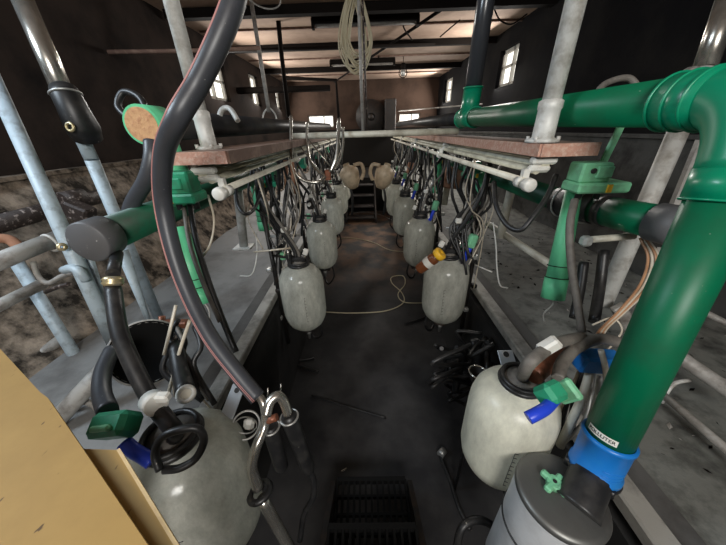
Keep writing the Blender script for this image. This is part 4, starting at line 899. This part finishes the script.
# ================================================================= PLYWOOD BENCH
zt = -0.42
e = empty('plywood_bench', atZ(60, 520, -1.0), 'yellow plywood board and batten at the lower left corner', 'board')
top = [atZ(-8, 340, zt), atZ(40, 392, zt), atZ(48, 398, zt), atZ(85, 452, zt), atZ(150, 548, zt), atZ(175, 600, zt), atZ(-120, 640, zt), atZ(-220, 420, zt)]
MB().poly(top, 0.018).build('board', 'plywood', e)
zb = -0.439
MB().poly([atZ(60, 448, zb), atZ(119, 450, zb), atZ(186, 560, zb), atZ(215, 610, zb), atZ(120, 610, zb)], 0.02).build('batten', 'plywood', e)
for (q0, q1) in (((118,449),(183,556)),):
    a, c = atZ(q0[0],q0[1],zb+0.001), atZ(q1[0],q1[1],zb+0.001); d = (c-a).normalized(); n_ = Vector((-d.y,d.x,0))
    MB().poly([a-n_*0.002, c-n_*0.002, c+n_*0.002, a+n_*0.002], 0.022).build('batten_edge', 'ply_edge', e)
for q in ((20,520),(90,600)):
    t = atZ(q[0], q[1], zt-0.02); MB().box((t.x, t.y, (t.z+ZP)/2), (0.05,0.05,t.z-ZP), bev=0.003).build('leg', 'ply_edge', e)


# ================================================================= CEILING GEAR
for i, (y, x0, x1, lab) in enumerate(((4.2, -0.58, 0.67, 'dark unlit tube light nearest across the ceiling'), (6.3, -0.6, 0.6, 'dark unlit tube light farther along the ceiling'))):
    e = empty('tube_light', ((x0+x1)/2, y, CZ-0.2), lab, 'light', 'unlit tube lights on the ceiling')
    MB().box(((x0+x1)/2, y, CZ-0.05-0.02*i), (x1-x0, 0.10, 0.07), bev=0.008).build('housing', 'soot_beam', e)
    MB().cyl((x0+0.04, y-0.01, CZ-0.105-0.02*i), (x1-0.04, y-0.01, CZ-0.105-0.02*i), 0.018, n=12).build('tube', 'rubber_worn', e)
    for x in (x0+0.01, x1-0.01): MB().box((x, y, CZ-0.085-0.02*i), (0.03,0.08,0.09)).build('end_bracket', 'soot_beam', e)
    for x in (x0+0.3, x1-0.3): MB().box((x, y, CZ-0.02), (0.03,0.03,0.04)).build('hanger', 'soot_beam', e)
# rope coil on a hanging rod
top = P(355, -2, 2.6); c = P(356, 36, 2.6)
e = empty('rope_coil', c, 'coil of cream rope hanging from the ceiling beam', 'rope')
for k in range(14):
    w_ = rnd.uniform(0.07, 0.155); h_ = rnd.uniform(0.16, 0.36); cx = rnd.uniform(-0.04, 0.04)
    pts = []
    for t in range(17):
        a_ = 2*math.pi*t/16; zz = -math.cos(a_); hh = h_ if zz < 0 else 0.32
        pts.append(c + Vector((cx + w_*math.sin(a_)*(1.0 - 0.55*max(0, (zz+0.3)/1.3)), rnd.uniform(-.02,.02), zz*hh*0.9 + 0.02)))
    pts[-1] = pts[0]
    MB().tube(pts, 0.0075, sub=3, n=6).build('rope_loop', 'cream_cable', e)
MB().tube([c+Vector((0,0,0.25)), c+Vector((0.02,0,0.45)), Vector((c.x, c.y, CZ))], 0.008, n=6).build('rope_tie', 'cream_cable', e)
_b = P(363,133,2.6)
tag(MB().tube([Vector((_b.x-0.01,_b.y,CZ-0.01)), _b*0.5+Vector((_b.x-0.01,_b.y,CZ-0.01))*0.5, _b], 0.014, n=8).build('hanging_rod', 'rail_grey'), 'rusty pale rod hanging below the rope coil to the cross pipe', 'rod')
_b = P(367,133,2.7)
tag(MB().tube([Vector((_b.x-0.02,_b.y,CZ-0.01)), _b], 0.009, n=8).build('hanging_rod', 'rust_pipe'), 'thin brown rod beside the pale hanging rod', 'rod')
# hanging posts on the left
e = empty('ceiling_post', P(285, 110, 4.0), 'thin black post dropping from the ceiling left of the rope coil', 'post')
pipe('pole', [P(276, -5, 3.2), P(281, 50, 3.5), P(289, 118, 3.9)], 0.028, 'soot_beam', e)
e = empty('forked_pole', P(270, 118, 3.0), 'pale wooden pole with forked wire foot on the left', 'pole')
pipe('pole', [P(251, 0, 2.72), P(269, 112, 2.9)], 0.020, 'rail_grey', e)
pipe('fork', [P(262,122,2.9), P(264,113,2.9), P(269,108,2.9), P(275,114,2.9), P(277,122,2.9)], 0.008, 'galv', e, sub=4)
e = empty('hanging_bar', P(338, 115, 5.0), 'black angled bar frame hanging from the ceiling behind the rope', 'frame')
pipe('bar', [P(283, 78, 4.6), P(336, 80, 5.0), P(339, 122, 5.2)], 0.028, 'soot_beam', e)
pipe('rail', [P(200, 92, 4.6), P(330, 88, 5.0)], 0.05, 'soot_beam', e)
e = empty('steel_rail', P(300, 50, 3.9), 'thin black pipe crossing under the ceiling', 'pipe')
pipe('run', [P(190, 52, 3.6), P(470, 43, 4.3)], 0.020, 'soot_beam', e)
e = tag(MB().tube([P(108,52,2.3), P(180,51,2.4), P(260,48,2.6)], 0.016, n=8).build('wall_pipe', 'board_top'), 'thin brownish pipe crossing under the dark ceiling at left', 'pipe')
# bare bulb
c = P(403, 71, 5.2)
e = empty('hanging_bulb', c, 'small bare bulb in a black holder under the ceiling', 'bulb')
MB().lathe([(0,-0.09),(0.03,-0.08),(0.05,-0.04),(0.045,0.0),(0.025,0.03)], c, n=16).build('bulb', 'steel_dull', e)
MB().cyl(c+Vector((0,0,0.02)), c+Vector((0,0,0.12)), 0.04, n=12).build('holder', 'soot_beam', e)
MB().torus(c+Vector((0,0,-0.03)), 0.075, 0.008, (0,1,0)).build('cage', 'soot_beam', e)
MB().cyl(c+Vector((0,0,0.1)), Vector((c.x, c.y, CZ)), 0.006, n=6).build('cord', 'soot_beam', e)
# loose ceiling cables
for (pts, lab) in (([(402,15,3.2),(404,28,3.3),(412,40,3.5)], 'short drooping black cable near the rope coil'), ([(460,20,3.3),(448,30,3.5),(440,37,3.6)], 'short slanting black cable left of the vent pipe'),
                   ([(494,8,3.1),(500,20,3.1),(512,24,3.1),(527,14,3.1)], 'drooping black cable right of the vent pipe')):
    hose([*pts], 0.008, 'soot_beam', lab, 'loose ceiling cables', 'ceiling_cable', 'cable')
tag(MB().torus(P(263,-4,2.6), 0.16, 0.006, (0.1,0.3,1)).build('wire_coil', 'rail_grey'), 'thin wire ring hanging at the top edge', 'wire')
# far fan and grille
c = atY(371, 117, 8.84)
e = empty('extractor_fan', c, 'round grey extractor fan with dark housing on the far wall', 'fan')
MB().lathe([(0.10,0.0),(0.38,0.0),(0.42,0.04),(0.42,0.14),(0.10,0.16)], c, (0,-1,0), n=28).build('ring', 'dark_iron', e)
MB().lathe([(0,0.18),(0.08,0.17),(0.10,0.0)], c, (0,-1,0), n=16).build('hub', 'dark_iron', e)
for k in range(5):
    a_ = k*2*math.pi/5; d = Vector((math.cos(a_),0,math.sin(a_)))
    MB().box(c+d*0.22+Vector((0,-0.1,0)), (0.24,0.012,0.10), Matrix.Rotation(-a_,3,'Y')@Matrix.Rotation(0.4,3,'X')).build('blade', 'dark_iron', e)
c = atY(390, 116, 8.72)
tag(MB().box(c, (0.30,0.3,0.80), bev=0.02).build('fan_housing', 'dark_iron'), 'dark upright box beside the far round fan', 'box')
# thin far rail
tag(MB().cyl(P(398,122,5.5), P(446,118,5.2), 0.012, n=6).build('far_rail', 'cream_pipe'), 'thin pale rail in front of the far right window', 'rail')
tag(MB().cyl(atY(398,111,8.84), atX(482,104,WR-0.03), 0.014, n=6).build('far_rail', 'rail_grey'), 'thin dull rail under the far right side window', 'rail')

# ================================================================= U SHAPED STEEL HOOKS ACROSS THE LEFT RACK
e = empty('hook_frame', P(318, 180, 1.9), 'shiny steel U shaped hook frame at the left board end', 'hook')
pipe('hook', [P(291,116,1.85), P(291,150,1.85), P(293,168,1.85), P(303,180,1.87), P(318,182,1.88), P(326,176,1.9)], 0.011, 'steel', e, sub=6, n=12)
pipe('hook', [P(307,122,2.0), P(307,142,2.0), P(310,160,2.0), P(318,172,2.0), P(326,176,2.0)], 0.009, 'steel', e, sub=6, n=12)
pipe('hook', [P(339,119,1.85), P(338,140,1.85), P(336,158,1.86), P(330,172,1.88)], 0.013, 'steel', e, sub=6, n=12)
pipe('hook', [P(343,127,2.0), P(343,145,2.0), P(340,160,2.0), P(334,170,2.0)], 0.009, 'steel', e, sub=6, n=12)
pipe('stay', [P(295,140,1.86), P(325,178,1.9)], 0.005, 'steel', e)
pipe('stay', [P(308,139,2.0), P(330,166,2.0)], 0.005, 'steel', e)
MB().box(P(328,175,1.9), (0.04,0.03,0.07), bev=0.006).build('joint_block', 'copper', e)

# ================================================================= FLOOR CABLES, PUDDLES OF HOSE AND DEBRIS
def floor_hose(pts, r, m, label, z=0.0, group=None, name='floor_cable', cat='cable'):
    q = []
    for p in pts:
        w_ = atZ(p[0], p[1], z-EYE+r); q.append(w_)
    return tag(MB().tube(q, r, sub=7, n=8).build(name, m), label, cat, group)
floor_hose([(325,312),(352,313),(385,311),(403,303),(402,293),(392,283),(392,277),(403,276),(405,284),(398,294),(404,302),(424,303)], 0.0065, 'cream_cable', 'cream cable curling across the pit floor between the second jars')
floor_hose([(330,240),(350,238),(372,242),(390,250),(412,252)], 0.0065, 'cream_cable', 'cream cable crossing the far pit floor')
floor_hose([(345,215),(362,212),(378,214),(392,220)], 0.006, 'rail_grey', 'thin pale cable on the farthest pit floor')
floor_hose([(312,396),(330,401),(352,408),(386,418)], 0.008, 'rubber', 'straight black cable on the dark pit floor')
floor_hose([(404,324),(418,320),(432,314)], 0.010, 'rubber', 'short black hose on the floor under the second right jar')
floor_hose([(272,345),(290,362),(305,368),(318,372)], 0.014, 'rubber', 'black hose end lying on the floor below the second left jar', name='floor_hose', cat='hose')
floor_hose([(275,338),(286,356),(296,360),(314,358)], 0.012, 'rubber', 'second black hose end lying below the second left jar', name='floor_hose', cat='hose')
# nest of black rubber hoses beneath second right jar
for k in range(10):
    cx, cy = rnd.uniform(445, 488), rnd.uniform(335, 385); d = rnd.uniform(1.45, 1.7); c = P(cx, cy, d); pts = []
    for q in range(6): pts.append(c + Vector((rnd.uniform(-.13,.11), rnd.uniform(-.10,.10), 0.14-0.055*q+rnd.uniform(-.05,.05))))
    tag(MB().tube(pts, 0.011, sub=6, n=10).build('tangled_hose', 'rubber'), 'black rubber hose in the dark tangle below the second right jar', 'hose', 'tangled hoses below the second right jar')
for k in range(6):
    a = P(rnd.uniform(455,490), rnd.uniform(335,350), 1.6); c = a + Vector((rnd.uniform(-.08,.08), rnd.uniform(-.1,.05), -0.28))
    cup = tag(MB().tube([a, a*0.9+c*0.1, a*0.1+c*0.9, c], [0.014,0.023,0.021,0.014], n=14).build('loose_teat_cup', 'rubber'), 'black teat cup hanging in the tangle below the second right jar', 'teat cup', 'loose teat cups below the second right jar')
e = empty('strainer_cup', P(478, 373, 1.12), 'small steel rimmed cup left of the nearest right jar', 'cup')
c = P(478, 372, 1.12); MB().tube([c+Vector((0,0,-0.05)), c+Vector((0.02,0,-0.2)), Vector((c.x+0.02, c.y, 0.01))], 0.008, n=8).build('stem', 'rubber', e); MB().lathe([(0,-0.05),(0.022,-0.05),(0.034,0.0),(0.031,0.0),(0.02,-0.04),(0,-0.04)], c, n=24).build('bowl', 'dark_iron', e); MB().torus(c, 0.034, 0.004).build('rim', 'steel', e)
# black hose at the bottom near the can
hose([(455,560,1.0),(462,528,1.0),(480,520,1.02),(497,532,1.02),(500,560,1.0)], 0.014, 'rubber', 'black hose arch at the bottom edge left of the metal can')
floor_hose([(440,455),(450,480),(458,505),(470,530)], 0.012, 'rubber', 'dark hose lying on the pit floor left of the metal can', name='floor_hose', cat='hose')
tag(MB().box(atZ(344, 470, -EYE+0.008), (0.04,0.012,0.012), Matrix.Rotation(0.5,3,'Z'), bev=0.003).build('metal_clip', 'steel'), 'tiny metal clip lying on the dark pit floor', 'clip')
tag(MB().cyl(atZ(440, 455, -EYE+0.03), atZ(444, 450, -EYE+0.03), 0.022, n=14).build('drain_fitting', 'steel_dull'), 'small metal drain fitting on the pit floor near the nearest right jar', 'fitting')
# straw and dung scraps on the right standing: nobody could count them
b = MB()
for k in range(420):
    x, y = rnd.uniform(0.95, 2.0), rnd.uniform(-0.3, 3.0); a_ = rnd.uniform(0, 3.1); L = rnd.uniform(0.004, 0.022); wdt = L*rnd.uniform(.15,.5); z = ZP+0.001
    c = Vector((x, y, z)); d = Vector((math.cos(a_), math.sin(a_), 0)); n_ = Vector((-d.y, d.x, 0))
    b.add([c-d*L, c-n_*wdt, c+d*L, c+n_*wdt, c+Vector((0,0,wdt*0.8))], [(0,1,4),(1,2,4),(2,3,4),(3,0,4)], mi=rnd.choice((0,0,0,1)))
tag(b.build('floor_debris', ['soot_beam','rail_grey']), 'dark scraps and straw scattered over the right standing', 'debris', kind='stuff')
